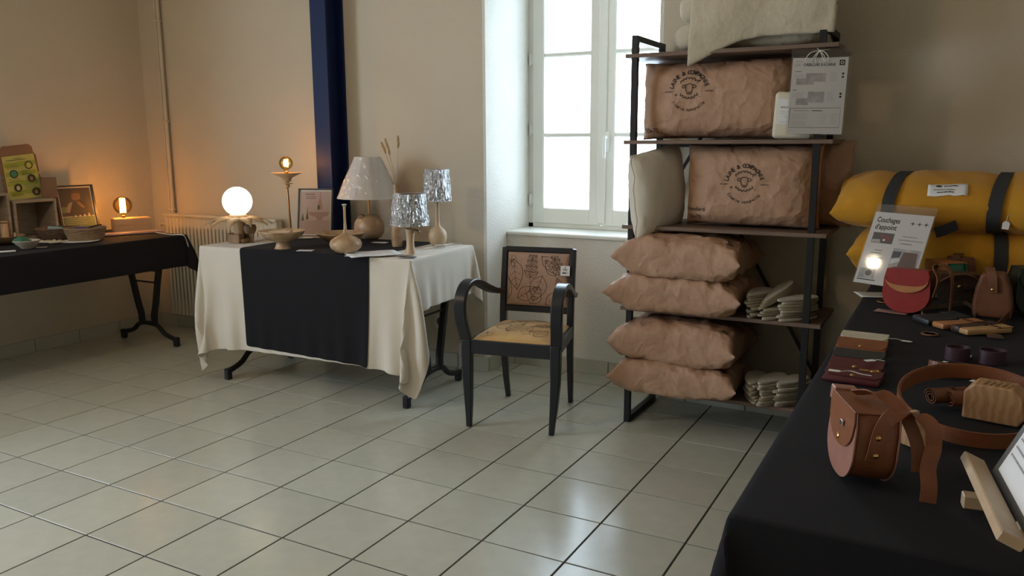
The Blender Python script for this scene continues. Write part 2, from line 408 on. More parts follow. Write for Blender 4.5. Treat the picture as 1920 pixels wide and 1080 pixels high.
# ------------------------------------------------------------------ tables and cloths
LINEN = mat('white_linen', (.63, .575, .49), .85, bump=.15, bscale=420, sheen=.2, col2=(.66, .605, .52), nscale=5)
BLACKCLOTH = mat('black_cloth', (.010, .0095, .012), .9, bump=.2, bscale=500, sheen=.02, spec=.25)
def fold_leg(name, parent, x, half=.29, h=.75, flip=1):
    """curved black folding-table leg in the local y-z plane at x: two uprights, two crossbars, arched foot"""
    for s in (-1, 1):
        MB().tube([(x, s*q, z) for q, z in ((.20, h), (.165, h-.15), (.125, h-.30), (.09, h-.45), (.066, .20), (.062, .125))], .0165, 10, flat=(1, 1.1, (1, 0, 0))).build('upright', BLACKMETAL, parent, 40)
    for z in (h-.22, h-.30): MB().tube([(x, -.15, z), (x, .15, z)], .006, 8).build('crossbar', BLACKMETAL, parent, 40)
    ft = MB(); ft.tube(bez([(x, -half, .045), (x, -half*.6, .075), (x, -.09, .125), (x, 0, .135), (x, .09, .125), (x, half*.6, .075), (x, half, .045)], 5), .016, 10)
    f = ft.build('foot_bar', BLACKMETAL, parent, 40)
    for s in (-1, 1): MB().box((x, s*half, .032), (.036, .036, .064), bev=.006).build('end_cap', BLACKMETAL, f)
def folding_table(label, loc, rz, L, Wd, h, legx):
    t = thing('folding_table', label, 'table', loc, rz)
    MB().box((0, 0, h-.020), (L-.07, Wd-.07, .026), bev=.004).build('tabletop', mat('table_board', (.35, .30, .25), .6), t)
    for x in legx: fold_leg('leg', t, x, min(.27, Wd*.42), h-.03)
    return t
def drape(L, Wd, h, df, db, dl, dr, step, seed=0, steps=130, iters=8, noise=.012, limit_back=None, zfloor=.012):
    """cloth laid over a table top, let fall and settle: returns grid positions (ny, nx, 3) in table coordinates"""
    rng = np.random.RandomState(seed)
    def axis(a, b, c, d):      # grid lines fall exactly on the table's edges
        seg = [np.linspace(p, q, max(2, int(round((q-p)/step))+1)) for p, q in ((a, b), (b, c), (c, d)) if q-p > 1e-6]
        r = np.concatenate([seg[0]]+[q[1:] for q in seg[1:]])
        ex_ = [e for e, s_ in ((b-.010, b-a > .03), (b+.010, True), (c-.010, True), (c+.010, d-c > .03)) if s_]
        return np.sort(np.concatenate([r, ex_]))
    X = axis(-L/2-dl, -L/2-.004, L/2+.004, L/2+dr) if dl > 0 else axis(-L/2-.004, -L/2-.004, L/2+.004, L/2+dr)
    Y = axis(-Wd/2-df, -Wd/2-.004, Wd/2+.004, Wd/2+max(db, .004))
    nx, ny = len(X), len(Y); gx, gy = np.meshgrid(X, Y)
    hx, hy = L/2+.0041, Wd/2+.0041
    ex = np.sign(gx)*np.maximum(np.abs(gx)-hx, 0); ey = np.sign(gy)*np.maximum(np.abs(gy)-hy, 0)
    ee = np.hypot(ex, ey); a = .35
    P = np.stack([np.clip(gx, -hx, hx)+ex*a, np.clip(gy, -hy, hy)+ey*a, h-ee*math.sqrt(1-a*a)], -1)
    pin = ((ex == 0) & (ey == 0))[..., None]
    P += np.where(pin, 0, 1)*rng.normal(0, 1, P.shape)*.002
    ph = rng.uniform(0, 6, 4)
    P[..., 1] += np.where(ey != 0, noise*np.sin(gx*9+ph[0])*np.abs(ey)*2, 0); P[..., 0] += np.where(ex != 0, noise*np.sin(gy*11+ph[1])*np.abs(ex)*2, 0)
    V = np.zeros_like(P); w = np.where(pin, 0., 1.); dt = .02
    sets = []
    idx = np.arange(nx*ny).reshape(ny, nx)
    G = np.stack([gx, gy], -1).reshape(-1, 2)
    def pairs(A, B, k, par):
        A = A.ravel(); B = B.ravel(); par = par.ravel(); rest = np.sqrt(((G[A]-G[B])**2).sum(1))
        for q in np.unique(par):
            m = par == q; sets.append((A[m], B[m], rest[m], k))
    I, J = np.meshgrid(np.arange(nx), np.arange(ny))
    pairs(idx[:, :-1], idx[:, 1:], 1., I[:, :-1] % 2); pairs(idx[:-1], idx[1:], 1., J[:-1] % 2)
    pairs(idx[:-1, :-1], idx[1:, 1:], .35, I[:-1, :-1] % 2); pairs(idx[:-1, 1:], idx[1:, :-1], .35, I[:-1, 1:] % 2)
    pairs(idx[:, :-2], idx[:, 2:], .12, (I[:, :-2]//2) % 2); pairs(idx[:-2], idx[2:], .12, (J[:-2]//2) % 2)
    P = P.reshape(-1, 3); V = V.reshape(-1, 3); w = w.reshape(-1); P0 = P.copy()
    for st in range(steps):
        V[:, 2] -= 9.8*dt*(w > 0); V *= .94
        Q = P+V*dt*(w > 0)[:, None]
        for it in range(iters):
            for A, B, rest, k in sets:
                d = Q[B]-Q[A]; ln = np.sqrt((d*d).sum(1))+1e-9; ws = w[A]+w[B]
                c = (k*(ln-rest)/ln/np.maximum(ws, 1e-9))[:, None]*d
                Q[A] += c*w[A][:, None]; Q[B] -= c*w[B][:, None]
            ins = (np.abs(Q[:, 0]) < hx) & (np.abs(Q[:, 1]) < hy) & (w > 0) & (Q[:, 2] < h)
            px = hx-np.abs(Q[:, 0]); py = hy-np.abs(Q[:, 1]); pz = h-Q[:, 2]
            up = ins & (pz < np.minimum(px, py)); Q[up, 2] = h
            si = ins & ~up; sxm = si & (px < py); sym = si & ~sxm
            Q[sxm, 0] = np.sign(Q[sxm, 0])*hx; Q[sym, 1] = np.sign(Q[sym, 1])*hy
            Q[:, 2] = np.maximum(Q[:, 2], zfloor)
            if limit_back is not None: Q[:, 1] = np.minimum(Q[:, 1], limit_back)
        V = (Q-P)/dt; P = Q
    return P.reshape(ny, nx, 3), X
def grid_mesh(P):
    ny, nx = P.shape[:2]; b = MB(); b.v = [Vector(p) for p in P.reshape(-1, 3)]
    b.f = [(j*nx+i, j*nx+i+1, (j+1)*nx+i+1, (j+1)*nx+i) for j in range(ny-1) for i in range(nx-1)]; b.m = [0]*len(b.f)
    return b
def normals(P):
    du = np.gradient(P, axis=1); dv = np.gradient(P, axis=0); n = np.cross(du, dv); return n/(np.linalg.norm(n, axis=2, keepdims=True)+1e-9)
# white table under the column
WT = Vector((-2.004, .958, 0)); WTR = R(3.0); ZW = .780
wt = folding_table('folding table with curved black legs under the white tablecloth', WT, WTR, 1.39, .645, ZW-.004, (-.60, .62))
P, XS = drape(1.39, .645, ZW, .515, .20, .30, .255, .0285, seed=3, noise=.02, steps=110, iters=8)
o = grid_mesh(P).build('tablecloth', LINEN, None, 60, loc=WT, rot=(0, 0, WTR), sub=1, solid=.0012); tag(o, 'long cream white cloth hanging nearly to the floor around a table', 'tablecloth')
# black runner laid over it: follows the cloth a few millimetres outside
N = normals(P); ny, nx = P.shape[:2]; xs = XS
ia = float(np.interp(-.395, xs, np.arange(nx))); ib = float(np.interp(.458, xs, np.arange(nx)))
cols = []
for i in np.linspace(ia, ib, 44):
    f = (i-ia)/(ib-ia); r0 = 1.0-.9*f; rows = np.linspace(r0, ny-4, ny-6)
    i_ = int(i); fi = i-i_; i2 = min(i_+1, nx-1)
    c = []
    for r in rows:
        r_ = int(r); fr = r-r_; r2 = min(r_+1, ny-1)
        def bl(A): return (A[r_, i_]*(1-fi)+A[r_, i2]*fi)*(1-fr)+(A[r2, i_]*(1-fi)+A[r2, i2]*fi)*fr
        c.append(bl(P)+bl(N)*.005)
    cols.append(c)
RUN = np.array(cols).transpose(1, 0, 2)
o = grid_mesh(RUN).build('table_runner', BLACKCLOTH, None, 60, loc=WT, rot=(0, 0, WTR), sub=1, solid=.0015); tag(o, 'wide black runner draped down the front of the cream tablecloth', 'table runner')
# left table along the left wall
LT = Vector((-3.765, -.16, 0)); ZL = .757
folding_table('folding table with curved black legs under the black cloth by the radiator', LT, R(90), 2.52, .74, ZL-.004, (-.95, 1.20))
P, XS = drape(2.52, .74, ZL, .205, .0, .10, .17, .042, seed=5, noise=.01, steps=70)
# local front (-y) must face the room (+x): turned by 90 degrees
o = grid_mesh(P).build('tablecloth', BLACKCLOTH, None, 60, loc=LT, rot=(0, 0, R(90)), sub=1, solid=.0015); tag(o, 'black cloth on the table along the left wall, hanging short above its legs', 'tablecloth')
# right table, its near end towards the photographer
RTB = Vector((1.125, .035, 0)); ZR = .760
folding_table('long folding table under the floor-length black cloth of leather goods', RTB, R(90), 2.68, .76, ZR-.004, (-1.1, 0, 1.1))
P, XS = drape(2.68, .76, ZR, .50, .66, .70, .10, .05, seed=9, noise=.012, steps=100)
o = grid_mesh(P).build('tablecloth', BLACKCLOTH, None, 60, loc=RTB, rot=(0, 0, R(90)), sub=1, solid=.0015); tag(o, 'floor-length black cloth carrying the leather bags and wallets', 'tablecloth')

# ------------------------------------------------------------------ armchair
CHAIRPAINT = mat('chair_lacquer', (.012, .014, .019), .33, spec=.5)
FABRIC_B = mat('back_fabric', (.42, .265, .19), .85, col2=(.45, .29, .21), nscale=20, bump=.15, bscale=600, sheen=.2)
FABRIC_S = mat('seat_fabric', (.56, .34, .12), .85, col2=(.60, .37, .14), nscale=20, bump=.15, bscale=600, sheen=.2)
PRINTLINE = mat('print_line', (.10, .06, .045), .9)
ch = thing('armchair', 'black lacquered armchair with bentwood arms and leaf-print upholstery', 'chair', (-.787, .913, 0), R(10.5))
def leg_strip(pts, w, d, name='leg'):
    b = MB(); vs = []; fs = []
    k = len(pts)
    for i, (x, y, z) in enumerate(pts):
        ww = w[i]/2; dd = d[i]/2
        vs += [(x-ww, y-dd, z), (x+ww, y-dd, z), (x+ww, y+dd, z), (x-ww, y+dd, z)]
    for i in range(k-1):
        for j in range(4): fs.append((i*4+j, i*4+(j+1) % 4, (i+1)*4+(j+1) % 4, (i+1)*4+j))
    fs += [(3, 2, 1, 0), tuple((k-1)*4+j for j in range(4))]
    b.add(vs, fs); o = b.build(name, CHAIRPAINT, ch, 50)
    md = o.modifiers.new('bevel', 'BEVEL'); md.width = .004; md.segments = 2; md.limit_method = 'ANGLE'; return o
for s in (-1, 1):
    leg_strip([(s*.205, -.240, 0), (s*.207, -.232, .05), (s*.212, -.222, .13), (s*.217, -.216, .24), (s*.218, -.216, .36), (s*.218, -.216, .425)],
              [.024, .028, .036, .043, .047, .047], [.026, .030, .036, .042, .045, .045])
    leg_strip([(s*.172, .262, 0), (s*.176, .235, .12), (s*.178, .215, .26), (s*.179, .207, .40), (s*.180, .212, .50), (s*.181, .232, .66), (s*.182, .258, .81)],
              [.024, .028, .031, .033, .032, .030, .028], [.026, .030, .034, .036, .034, .030, .026], 'back_post')
MB().box((0, -.220, .392), (.40, .026, .066), bev=.004).build('seat_rail', CHAIRPAINT, ch)
MB().box((0, .205, .392), (.335, .024, .060), bev=.004).build('seat_rail', CHAIRPAINT, ch)
for s in (-1, 1):
    MB().box((0, 0, 0), (.024, .42, .062), bev=.004, M=MX((s*.200, -.006, .392), (0, 0, s*R(5)))).build('seat_rail', CHAIRPAINT, ch)
def seat_z(u, v): return .422+.040*(1-abs(u)**3.0)**.55*(1-abs(v)**3.0)**.55+.004*nz(u*2, v*2, 3)
def seat_xy(u, v): return (u*(.197-.018*(v+1)/2), -.006+v*.212)
b = MB(); b.grid(lambda a, c: (*seat_xy(a*2-1, c*2-1), seat_z(a*2-1, c*2-1)), 60, 60)
b.grid(lambda a, c: (*seat_xy(a*2-1, c*2-1), .405), 2, 2); seat = b.build('seat', FABRIC_S, ch, 60)
BKZ0, BKZ1 = .515, .782
def by(z): return .212+(z-.50)*.155
bk = MB(); TB = MX((0, by(.66), .66), (R(-8.5), 0, 0))
def back_frame(x0, x1, z0, z1): MB().box(((x0+x1)/2, 0, (z0+z1)/2), (x1-x0, .026, z1-z0), bev=.004, M=TB).build('back_rail', CHAIRPAINT, ch)
back_frame(-.180, .180, .128, .156); back_frame(-.180, .180, -.180, -.148)
def bpad(u, v): return (u*.163, -.008-.018*(1-abs(u)**6)**.5*(1-abs(v)**6)**.5, -.010+v*.136)
b = MB(); b.grid(lambda a, c: bpad(a*2-1, c*2-1), 40, 40, M=TB); b.box((0, .006, -.010), (.33, .014, .276), M=TB)
back = b.build('backrest', FABRIC_B, ch, 60)
for s in (-1, 1):
    path = bez([(s*.220, -.216, .410), (s*.226, -.236, .47), (s*.232, -.262, .545), (s*.234, -.258, .62), (s*.232, -.212, .672), (s*.228, -.145, .688), (s*.222, -.06, .672), (s*.212, .04, .632), (s*.200, .13, .600), (s*.190, .205, .588)], 6)
    o = MB().ribbon(path, (1, 0, 0), .054, .027).build('armrest', CHAIRPAINT, ch, 50)
    md = o.modifiers.new('bevel', 'BEVEL'); md.width = .004; md.segments = 2; md.limit_method = 'ANGLE'
# leaf line drawing on the upholstery
def leaf(ink, x, y, ang, L, w, wl=.0023, veins=5):
    c, s = math.cos(ang), math.sin(ang)
    def tr(a, b): return (x+a*c-b*s, y+a*s+b*c)
    for sg in (-1, 1): ink.curve([tr(0, 0), tr(L*.3, sg*w*.48), tr(L*.65, sg*w*.40), tr(L, 0)], wl)
    ink.line([tr(0, 0), tr(L*.96, 0)], wl*.8)
    for k in range(1, veins):
        t = k/veins
        for sg in (-1, 1): ink.line([tr(L*t, 0), tr(L*(t+.12), sg*w*.36*math.sin(math.pi*t))], wl*.6)
def flower(ink, x, y, r, ang=0):
    for k in range(6):
        a = ang+k*math.pi/3; ink.curve([(x, y), (x+r*.9*math.cos(a-.4), y+r*.9*math.sin(a-.4)), (x+r*1.05*math.cos(a), y+r*1.05*math.sin(a)), (x+r*.9*math.cos(a+.4), y+r*.9*math.sin(a+.4)), (x, y)], .0013)
    ink.line([(x+r*.2*math.cos(a*.5), y+r*.2*math.sin(a*.5)) for a in range(13)], .001)
def sprig(ink, x, y, ang, L, n=6, lw=.03, ll=.05):
    c, s = math.cos(ang), math.sin(ang); ink.curve([(x, y), (x+L*.5*c-.01*s, y+L*.5*s+.01*c), (x+L*c, y+L*s)], .0015)
    for k in range(n):
        t = (k+1)/n; px, py = x+L*t*c, y+L*t*s
        for sg in (-1, 1): leaf(ink, px, py, ang+sg*(.9-.4*t), ll*(1.1-.4*t), lw*(1.1-.4*t), .0019, 3)
ik = Ink()
leaf(ik, -.13, .10, -1.4, .16, .085); leaf(ik, -.10, -.10, .5, .12, .07); sprig(ik, -.035, -.02, 1.5, .14, 5, .024, .05); leaf(ik, .03, .02, -1.9, .14, .085)
leaf(ik, .02, .12, -.7, .15, .06); leaf(ik, .10, .02, 2.2, .10, .05); leaf(ik, .05, -.125, .6, .12, .06); sprig(ik, .12, .03, 1.9, .10, 4, .02, .04); leaf(ik, -.03, -.125, 1.1, .10, .08)
leaf(ik, .145, -.10, 1.9, .12, .05); leaf(ik, -.155, -.11, 1.6, .12, .05); flower(ik, -.14, .09, .03)
for k in range(len(ik.v)):
    q = ik.v[k]; ik.v[k] = (max(-.155, min(.155, q[0])), max(-.128, min(.125, q[1])))
ik.build('leaf_print', PRINTLINE, lambda a, c: TB@Vector((bpad(a/.163, c/.136)[0], bpad(a/.163, c/.136)[1]-.0012, bpad(a/.163, c/.136)[2])), back)
ik = Ink()
leaf(ik, -.06, -.10, 2.1, .16, .07); leaf(ik, -.055, -.12, 1.2, .15, .06); leaf(ik, -.05, -.13, .75, .17, .06); flower(ik, .07, -.11, .05); sprig(ik, .05, -.03, .6, .13, 5, .02, .04)
flower(ik, -.14, -.15, .04, .3); sprig(ik, -.10, .08, .2, .16, 5, .02, .045); leaf(ik, .02, .12, .3, .13, .06); leaf(ik, .10, -.17, 1.2, .12, .06); flower(ik, .0, .05, .035); leaf(ik, .14, .0, 1.8, .13, .05); leaf(ik, -.15, -.02, .9, .12, .05)
for k in range(len(ik.v)):
    q = ik.v[k]; ik.v[k] = (max(-.18, min(.18, q[0])), max(-.195, min(.195, q[1])))
def SS(a, c):
    u = max(-.97, min(.97, a/.197)); v = max(-.97, min(.97, c/.212)); x, y = seat_xy(u, v); return (x, y, seat_z(u, v)+.0016)
ik.build('leaf_print', PRINTLINE, SS, seat)
PAPER = mat('white_paper', (.78, .77, .76), .7)
INK = mat('dark_ink', (.03, .028, .03), .8)
tg = MB().box((.150, -.034, .040), (.048, .0012, .050), M=TB).build('price_tag', PAPER, ch)
ik = Ink(); ik.disc(0, .016, .003); ik.rect(-.012, .006, .012, .009); ik.rect(-.009, .000, .009, .002); ik.rect(-.014, -.014, .006, -.008); ik.text('€', .012, -.014, .010)
ik.build('tag_print', INK, lambda a, c: TB@Vector((.150+a, -.0352, .040+c)), tg)

# ------------------------------------------------------------------ shelf unit
SHELFWOOD = mat('shelf_wood', (.135, .085, .060), .55, col2=(.19, .125, .09), stretch=(2, 30, 30), nscale=3)
SX0, SX1, SY0, SY1, SZT = -.300, .500, 1.065, 1.440, 1.815
PLZ = [.190, .575, .963, 1.352, 1.735]
sh = thing('shelf_unit', 'tall black metal shelving unit with five dark wooden boards', 'shelf', (0, 0, 0))
for x in (SX0, SX1):
    b = MB(); p = .027
    for y in (SY0, SY1): b.box((x, y, SZT/2), (p, p, SZT))
    b.box((x, (SY0+SY1)/2, SZT-p/2), (p*.98, SY1-SY0-p, p)); b.box((x, (SY0+SY1)/2, p/2), (p*.98, SY1-SY0-p, p))
    b.build('side_frame', BLACKMETAL, sh)
for k, z in enumerate(PLZ):
    MB().box((.112, (SY0+SY1)/2-.002, z-.009), (.905, .415, .018), bev=.002).build('shelf_board', SHELFWOOD, sh)
    for y in (SY1,): MB().box(((SX0+SX1)/2, y, z-.026), (SX1-SX0-.027, .020, .014)).build('rail', BLACKMETAL, sh)
def bar(a, c): MB().tube([a, c], .010, 4).build('brace', BLACKMETAL, sh)
xm = .10
for z0, z1 in ((.963, .24), (1.735, 1.0)):
    for x in (SX0, SX1): bar((xm, SY1+.008, z0-.03), (x, SY1+.008, z1))

# ------------------------------------------------------------------ wool bedding on the shelves
KRAFT = mat('kraft_paper', (.40, .24, .155), .58, col2=(.45, .275, .18), nscale=6, spec=.4)
def crumple_bump(m, strength=.5):
    nt = m.node_tree; b = nt.nodes['Principled BSDF']; L = nt.links; tcd = nd(nt, 'ShaderNodeTexCoord')
    n0 = nd(nt, 'ShaderNodeTexNoise'); n0.inputs['Scale'].default_value = 6; n0.inputs['Detail'].default_value = 3
    mx = nd(nt, 'ShaderNodeMix', data_type='VECTOR'); mx.inputs[0].default_value = .12; L.new(tcd.outputs['Object'], n0.inputs['Vector'])
    L.new(tcd.outputs['Object'], mx.inputs[4]); L.new(n0.outputs['Color'], mx.inputs[5]); hs_ = []
    for sc_ in (13, 29):
        v = nd(nt, 'ShaderNodeTexVoronoi'); v.inputs['Scale'].default_value = sc_; L.new(mx.outputs[1], v.inputs['Vector']); hs_.append(v)
    ad = nd(nt, 'ShaderNodeMath', operation='MULTIPLY_ADD'); ad.inputs[1].default_value = .4; L.new(hs_[1].outputs['Distance'], ad.inputs[0]); L.new(hs_[0].outputs['Distance'], ad.inputs[2])
    bp = nd(nt, 'ShaderNodeBump'); bp.inputs['Strength'].default_value = strength; bp.inputs['Distance'].default_value = .012; L.new(ad.outputs[0], bp.inputs['Height']); L.new(bp.outputs[0], b.inputs['Normal'])
crumple_bump(KRAFT, .85)
KRAFTINK = mat('kraft_ink', (.035, .022, .018), .8)
def ridge(x, y, z):
    return 1-abs(mnoise.noise(Vector((x, y, z))))*2
class Sack:
    """crumpled pillow-shaped sack: w along local x, d along local y, h along local z"""
    def __init__(s, w, d, h, seed=0, pw=3.0, q=.5, crumple=.012, flat=None, ear=.07, pv=None):
        s.pv = pv or pw
        s.w, s.d, s.h, s.seed, s.pw, s.q, s.cr, s.flat, s.ear = w, d, h, seed, pw, q, crumple, flat, ear
    def th(s, u, v):
        return max(0, 1-abs(u)**s.pw)**s.q*max(0, 1-abs(v)**s.pv)**s.q
    def wr(s, u, v, side):
        x, y = u*s.w*.5, v*s.d*.5; k = s.seed*7.3+side*3.1
        e = max(abs(u), abs(v)); edge = .35+.65*e**3
        a = ridge(x*6, y*9, k)*.6+ridge(x*15+3, y*17, k+5)*.45+ridge(x*31, y*35, k+9)*.16+nz(x, y, k, 4)*.5
        p_ = Vector((x*7+nz(x, y, k, 9)*.5, y*8, k)); d_ = mnoise.voronoi(p_)[0]; cre = math.exp(-(d_[1]-d_[0])*5.5)
        p_ = Vector((x*15, y*17, k+4)); d2 = mnoise.voronoi(p_)[0]
        return s.cr*((a-.5)*edge+(cre*.55-.2)*(.5+.5*e)+(d2[0]-.4)*.25)
    def pt(s, u, v, side):
        """side +1 upper, -1 lower"""
        t = s.th(u, v); pu = 1-s.ear*(1-abs(v)**4)*abs(u)**8; pv = 1-s.ear*(1-abs(u)**4)*abs(v)**8
        x = s.w/2*u*pu; y = s.d/2*v*pv
        z = side*s.h/2*t+s.wr(u, v, side)*min(1, t*2.5)*side
        if abs(u) > .9 or abs(v) > .9:
            z += .018*nz(u*3+s.seed, v*3, 2)*max(abs(u), abs(v))**6
        if s.flat is not None and side < 0: z = max(z, -s.flat)
        return Vector((x, y, z))
    def build(s, name, m, parent, nu=44, nv=34, solid=False):
        b = MB()
        def rm(a):  # denser towards the borders
            a = a*2-1; return math.copysign(1-(1-abs(a))**1.35, a)
        for sd in (1, -1): b.grid(lambda a, c: s.pt(rm(a), rm(c), sd), nu, nv)
        me = b.mesh(name, m)
        bm = bmesh.new(); bm.from_mesh(me); bmesh.ops.remove_doubles(bm, verts=bm.verts[:], dist=.0004); bmesh.ops.recalc_face_normals(bm, faces=bm.faces[:]); bm.to_mesh(me); bm.free()
        me.polygons.foreach_set('use_smooth', [True]*len(me.polygons)); me.set_sharp_from_angle(angle=R(48)); me.update()
        o = bpy.data.objects.new(name, me); COL.objects.link(o); o.parent = parent; return o
def brand(ik, cx, cy, k):
    """round stamp: lettering on an arc, sheep, stars, lower lettering"""
    ik.arc_text('LAINE & COMPAGNIE', cx, cy-.010*k, .073*k, R(92), R(9.2), .0255*k, bold=.02)
    ik.arc_text('literie naturelle', cx, cy-.002*k, .093*k, R(268), R(6.4), .021*k, inside=True, bold=.008)
    for sx in (-1, 1):
        for j in range(7): ik.rect(cx+sx*.090*k-.017*k+j*.0050*k, cy-.012*k, cx+sx*.090*k-.017*k+j*.0050*k+.0036*k, cy-.0085*k)
    w = .0030*k
    def arcs(a0, a1, n, r, b, oy):
        for i in range(n):
            p0 = a0+(a1-a0)*i/n; p1 = a0+(a1-a0)*(i+1)/n; pm = (p0+p1)/2
            def q(a, rr): return (cx+rr*math.cos(a)*1.12, cy+oy+rr*math.sin(a))
            ik.curve([q(p0, r), q(p0*.7+p1*.3, r+b), q(p0*.3+p1*.7, r+b), q(p1, r)], w, n=4)
    arcs(R(150), R(30), 6, .036*k, .007*k, .006*k); arcs(R(212), R(328), 6, .036*k, .007*k, .002*k)
    ik.curve([(cx-.016*k, cy+.016*k), (cx-.014*k, cy-.006*k), (cx-.007*k, cy-.020*k), (cx, cy-.022*k), (cx+.007*k, cy-.020*k), (cx+.014*k, cy-.006*k), (cx+.016*k, cy+.016*k)], w)
    ik.curve([(cx-.016*k, cy+.016*k), (cx-.006*k, cy+.021*k), (cx+.006*k, cy+.021*k), (cx+.016*k, cy+.016*k)], w)
    for s in (-1, 1): ik.curve([(cx+s*.015*k, cy+.015*k), (cx+s*.024*k, cy+.017*k), (cx+s*.031*k, cy+.010*k), (cx+s*.024*k, cy+.004*k), (cx+s*.015*k, cy+.010*k)], w)
    ik.line([(cx-.005*k, cy-.012*k), (cx, cy-.016*k), (cx+.005*k, cy-.012*k)], w*.8); ik.line([(cx, cy-.016*k), (cx, cy-.020*k)], w*.8)
    def star(x, y, r):
        pts = []
        for i in range(8):
            a = i*math.pi/4; rr = r if i % 2 == 0 else r*.28; pts.append((x+rr*math.cos(a), y+rr*math.sin(a)))
        ik.poly(pts)
    star(cx+.046*k, cy+.034*k, .0085*k); star(cx-.058*k, cy-.024*k, .0085*k); star(cx-.056*k, cy-.040*k, .003*k); star(cx+.048*k, cy-.034*k, .004*k)
def upright_sack(label, loc, rz, w, h, t, seed, logo, notes, tilt=0, group=None, crumple=.010, logo_k=1.0):
    r = thing('paper_sack', label, 'paper sack', loc, group=group, rot=(R(tilt), 0, rz))
    s = Sack(w, h, t, seed, 4.2, .5, crumple, ear=.045)
    M = Matrix.Translation((0, 0, h/2))@Matrix.Rotation(R(90), 4, 'X')       # local y -> up, local z -> towards the room
    body = s.build('sack', KRAFT, r); body.matrix_local = M
    def S(a, c):
        p = s.pt(a/(w/2), c/(h/2), 1); return M@Vector((a, c, p.z+.0022))
    if logo or notes:
        if logo: ik = Ink(); brand(ik, logo[0], logo[1], logo_k); ik.build('sheep_stamp', KRAFTINK, S, r)
        if notes:
            ik = Ink()
            for (tx, x, y, sz) in notes: ik.text(tx, x, y, sz, align='l')
            ik.build('handwritten_size', KRAFTINK, S, r)
    return r
z1 = PLZ[3]; z2 = PLZ[2]
upright_sack('brown kraft sack with a sheep stamp, upright on the upper board', (.045, 1.235, z1+.001), 0, .72, .355, .26, 2, (-.105, .045), [('50x70', -.325, -.145, .030)], logo_k=1.02)
upright_sack('brown kraft sack with a sheep stamp, beside the white pillow', (.215, 1.213, z2+.001), R(-2), .60, .372, .25, 4, (-.005, .020), [('Standard', -.275, -.115, .027), ('50x70', -.265, -.150, .026)], logo_k=.98)
upright_sack('crumpled brown sack standing behind, right end of the middle board', (.345, 1.378, z2+.001), R(-4), .56, .385, .12, 8, None, [], crumple=.020)
# lying sacks
def lying_sack(label, loc, rz, w, d, h, seed, flat=None, note=None, tilt=(0, 0), group='sacks lying on the lower boards', pw=3.0):
    r = thing('paper_sack', label, 'paper sack', loc, group=group, rot=(tilt[0], tilt[1], rz))
    fl = flat if flat else h*.42
    s = Sack(w, d, h, seed, pw, .52, .023, flat=fl, ear=.10, pv=5.5)
    body = s.build('sack', KRAFT, r, 64, 50); body.location = (0, 0, fl)
    if note:
        ik = Ink(); ik.text(note, 0, 0, .045, rot=R(70))
        def S(a, c):
            u = .80+a/(w/2); v = -.62+c/(d/2); p = s.pt(u, v, 1); return Vector((p.x, p.y, p.z+fl+.002))
        ik.build('sack_note', KRAFTINK, S, r)
    return r
z3 = PLZ[1]; z4 = PLZ[0]
lying_sack('kraft sack lying on the third board, lower of two', (-.075, 1.160, z3+.001), R(1), .64, .45, .19, 11, note='SH')
lying_sack('kraft sack lying on the third board, on top of another', (-.050, 1.155, z3+.163), R(-2), .60, .44, .205, 12, note='60')
lying_sack('kraft sack lying on the bottom board, lower of two', (-.062, 1.135, z4+.001), R(2), .61, .44, .165, 13, note='60')
lying_sack('kraft sack lying on the bottom board, on top of another', (-.062, 1.160, z4+.142), R(-1), .61, .45, .215, 14, note='60')
# upright white pillow
TICK = mat('cotton_ticking', (.66, .61, .52), .85, col2=(.69, .64, .55), nscale=9, bump=.25, bscale=14, bdetail=3, sheen=.2)
pl = thing('pillow', 'plump off-white pillow standing on edge at the left of the sheep-stamp sack', 'pillow', (-.200, 1.125, z2+.158), rot=(0, R(2), R(-19)))
s = Sack(.34, .39, .165, 21, 2.8, .52, .007, ear=.02)
M = Matrix.Rotation(R(10), 4, 'X')@Matrix(((0, 0, 1, 0), (1, 0, 0, 0), (0, 1, 0, 0), (0, 0, 0, 1)))   # x->y, y->z, z->x
o = s.build('cover', TICK, pl, 40, 40); o.matrix_local = M
pth = []
for i in range(81):
    a = i/80*4; k = int(a) % 4; f = (a-int(a))*2-1
    u, v = [(f, -1), (1, f), (-f, 1), (-1, -f)][k]; pth.append(M@s.pt(u, v, 1))
MB().tube(pth[:-1], .0028, 6, closed=True).build('piping', TICK, pl, 60)
# felt insoles in stacks
FELT = mat('cream_felt', (.44, .395, .30), .95, col2=(.49, .44, .345), nscale=30, bump=.3, bscale=160, sheen=.2)
def insole_mesh():
    b = MB(); n = 28; ring = []
    for i in range(n):
        a = 2*math.pi*i/n; y = .112*math.sin(a); w = .043+.006*math.sin(a+.4); ring.append((w*math.cos(a)+.006*math.sin(2*a), y))
    prof = [(.90, 0), (1, .003), (1.0, .0085), (.93, .0115)]
    vs = []; fs = []
    for k, z in prof: vs += [(x*k, y*(1-(1-k)*.4), z) for x, y in ring]
    for i in range(len(prof)-1):
        for j in range(n): fs.append((i*n+j, i*n+(j+1) % n, (i+1)*n+(j+1) % n, (i+1)*n+j))
    fs.append(list(range(n-1, -1, -1))); fs.append([3*n+j for j in range(n)])
    b.add(vs, fs); return b.mesh('felt_insole', FELT, 40)
INS = insole_mesh()
def insole(label, grp, loc, rz, rx=0, ry=0, sc=1):
    o = bpy.data.objects.new('felt_insole', INS); COL.objects.link(o); o.location = loc; o.rotation_euler = (rx, ry, rz); o.scale = (sc, sc, 1)
    return tag(o, label, 'insole', grp)
rg = random.Random(5)
ORD = ['first', 'second', 'third', 'fourth', 'fifth', 'sixth', 'seventh', 'eighth', 'ninth']
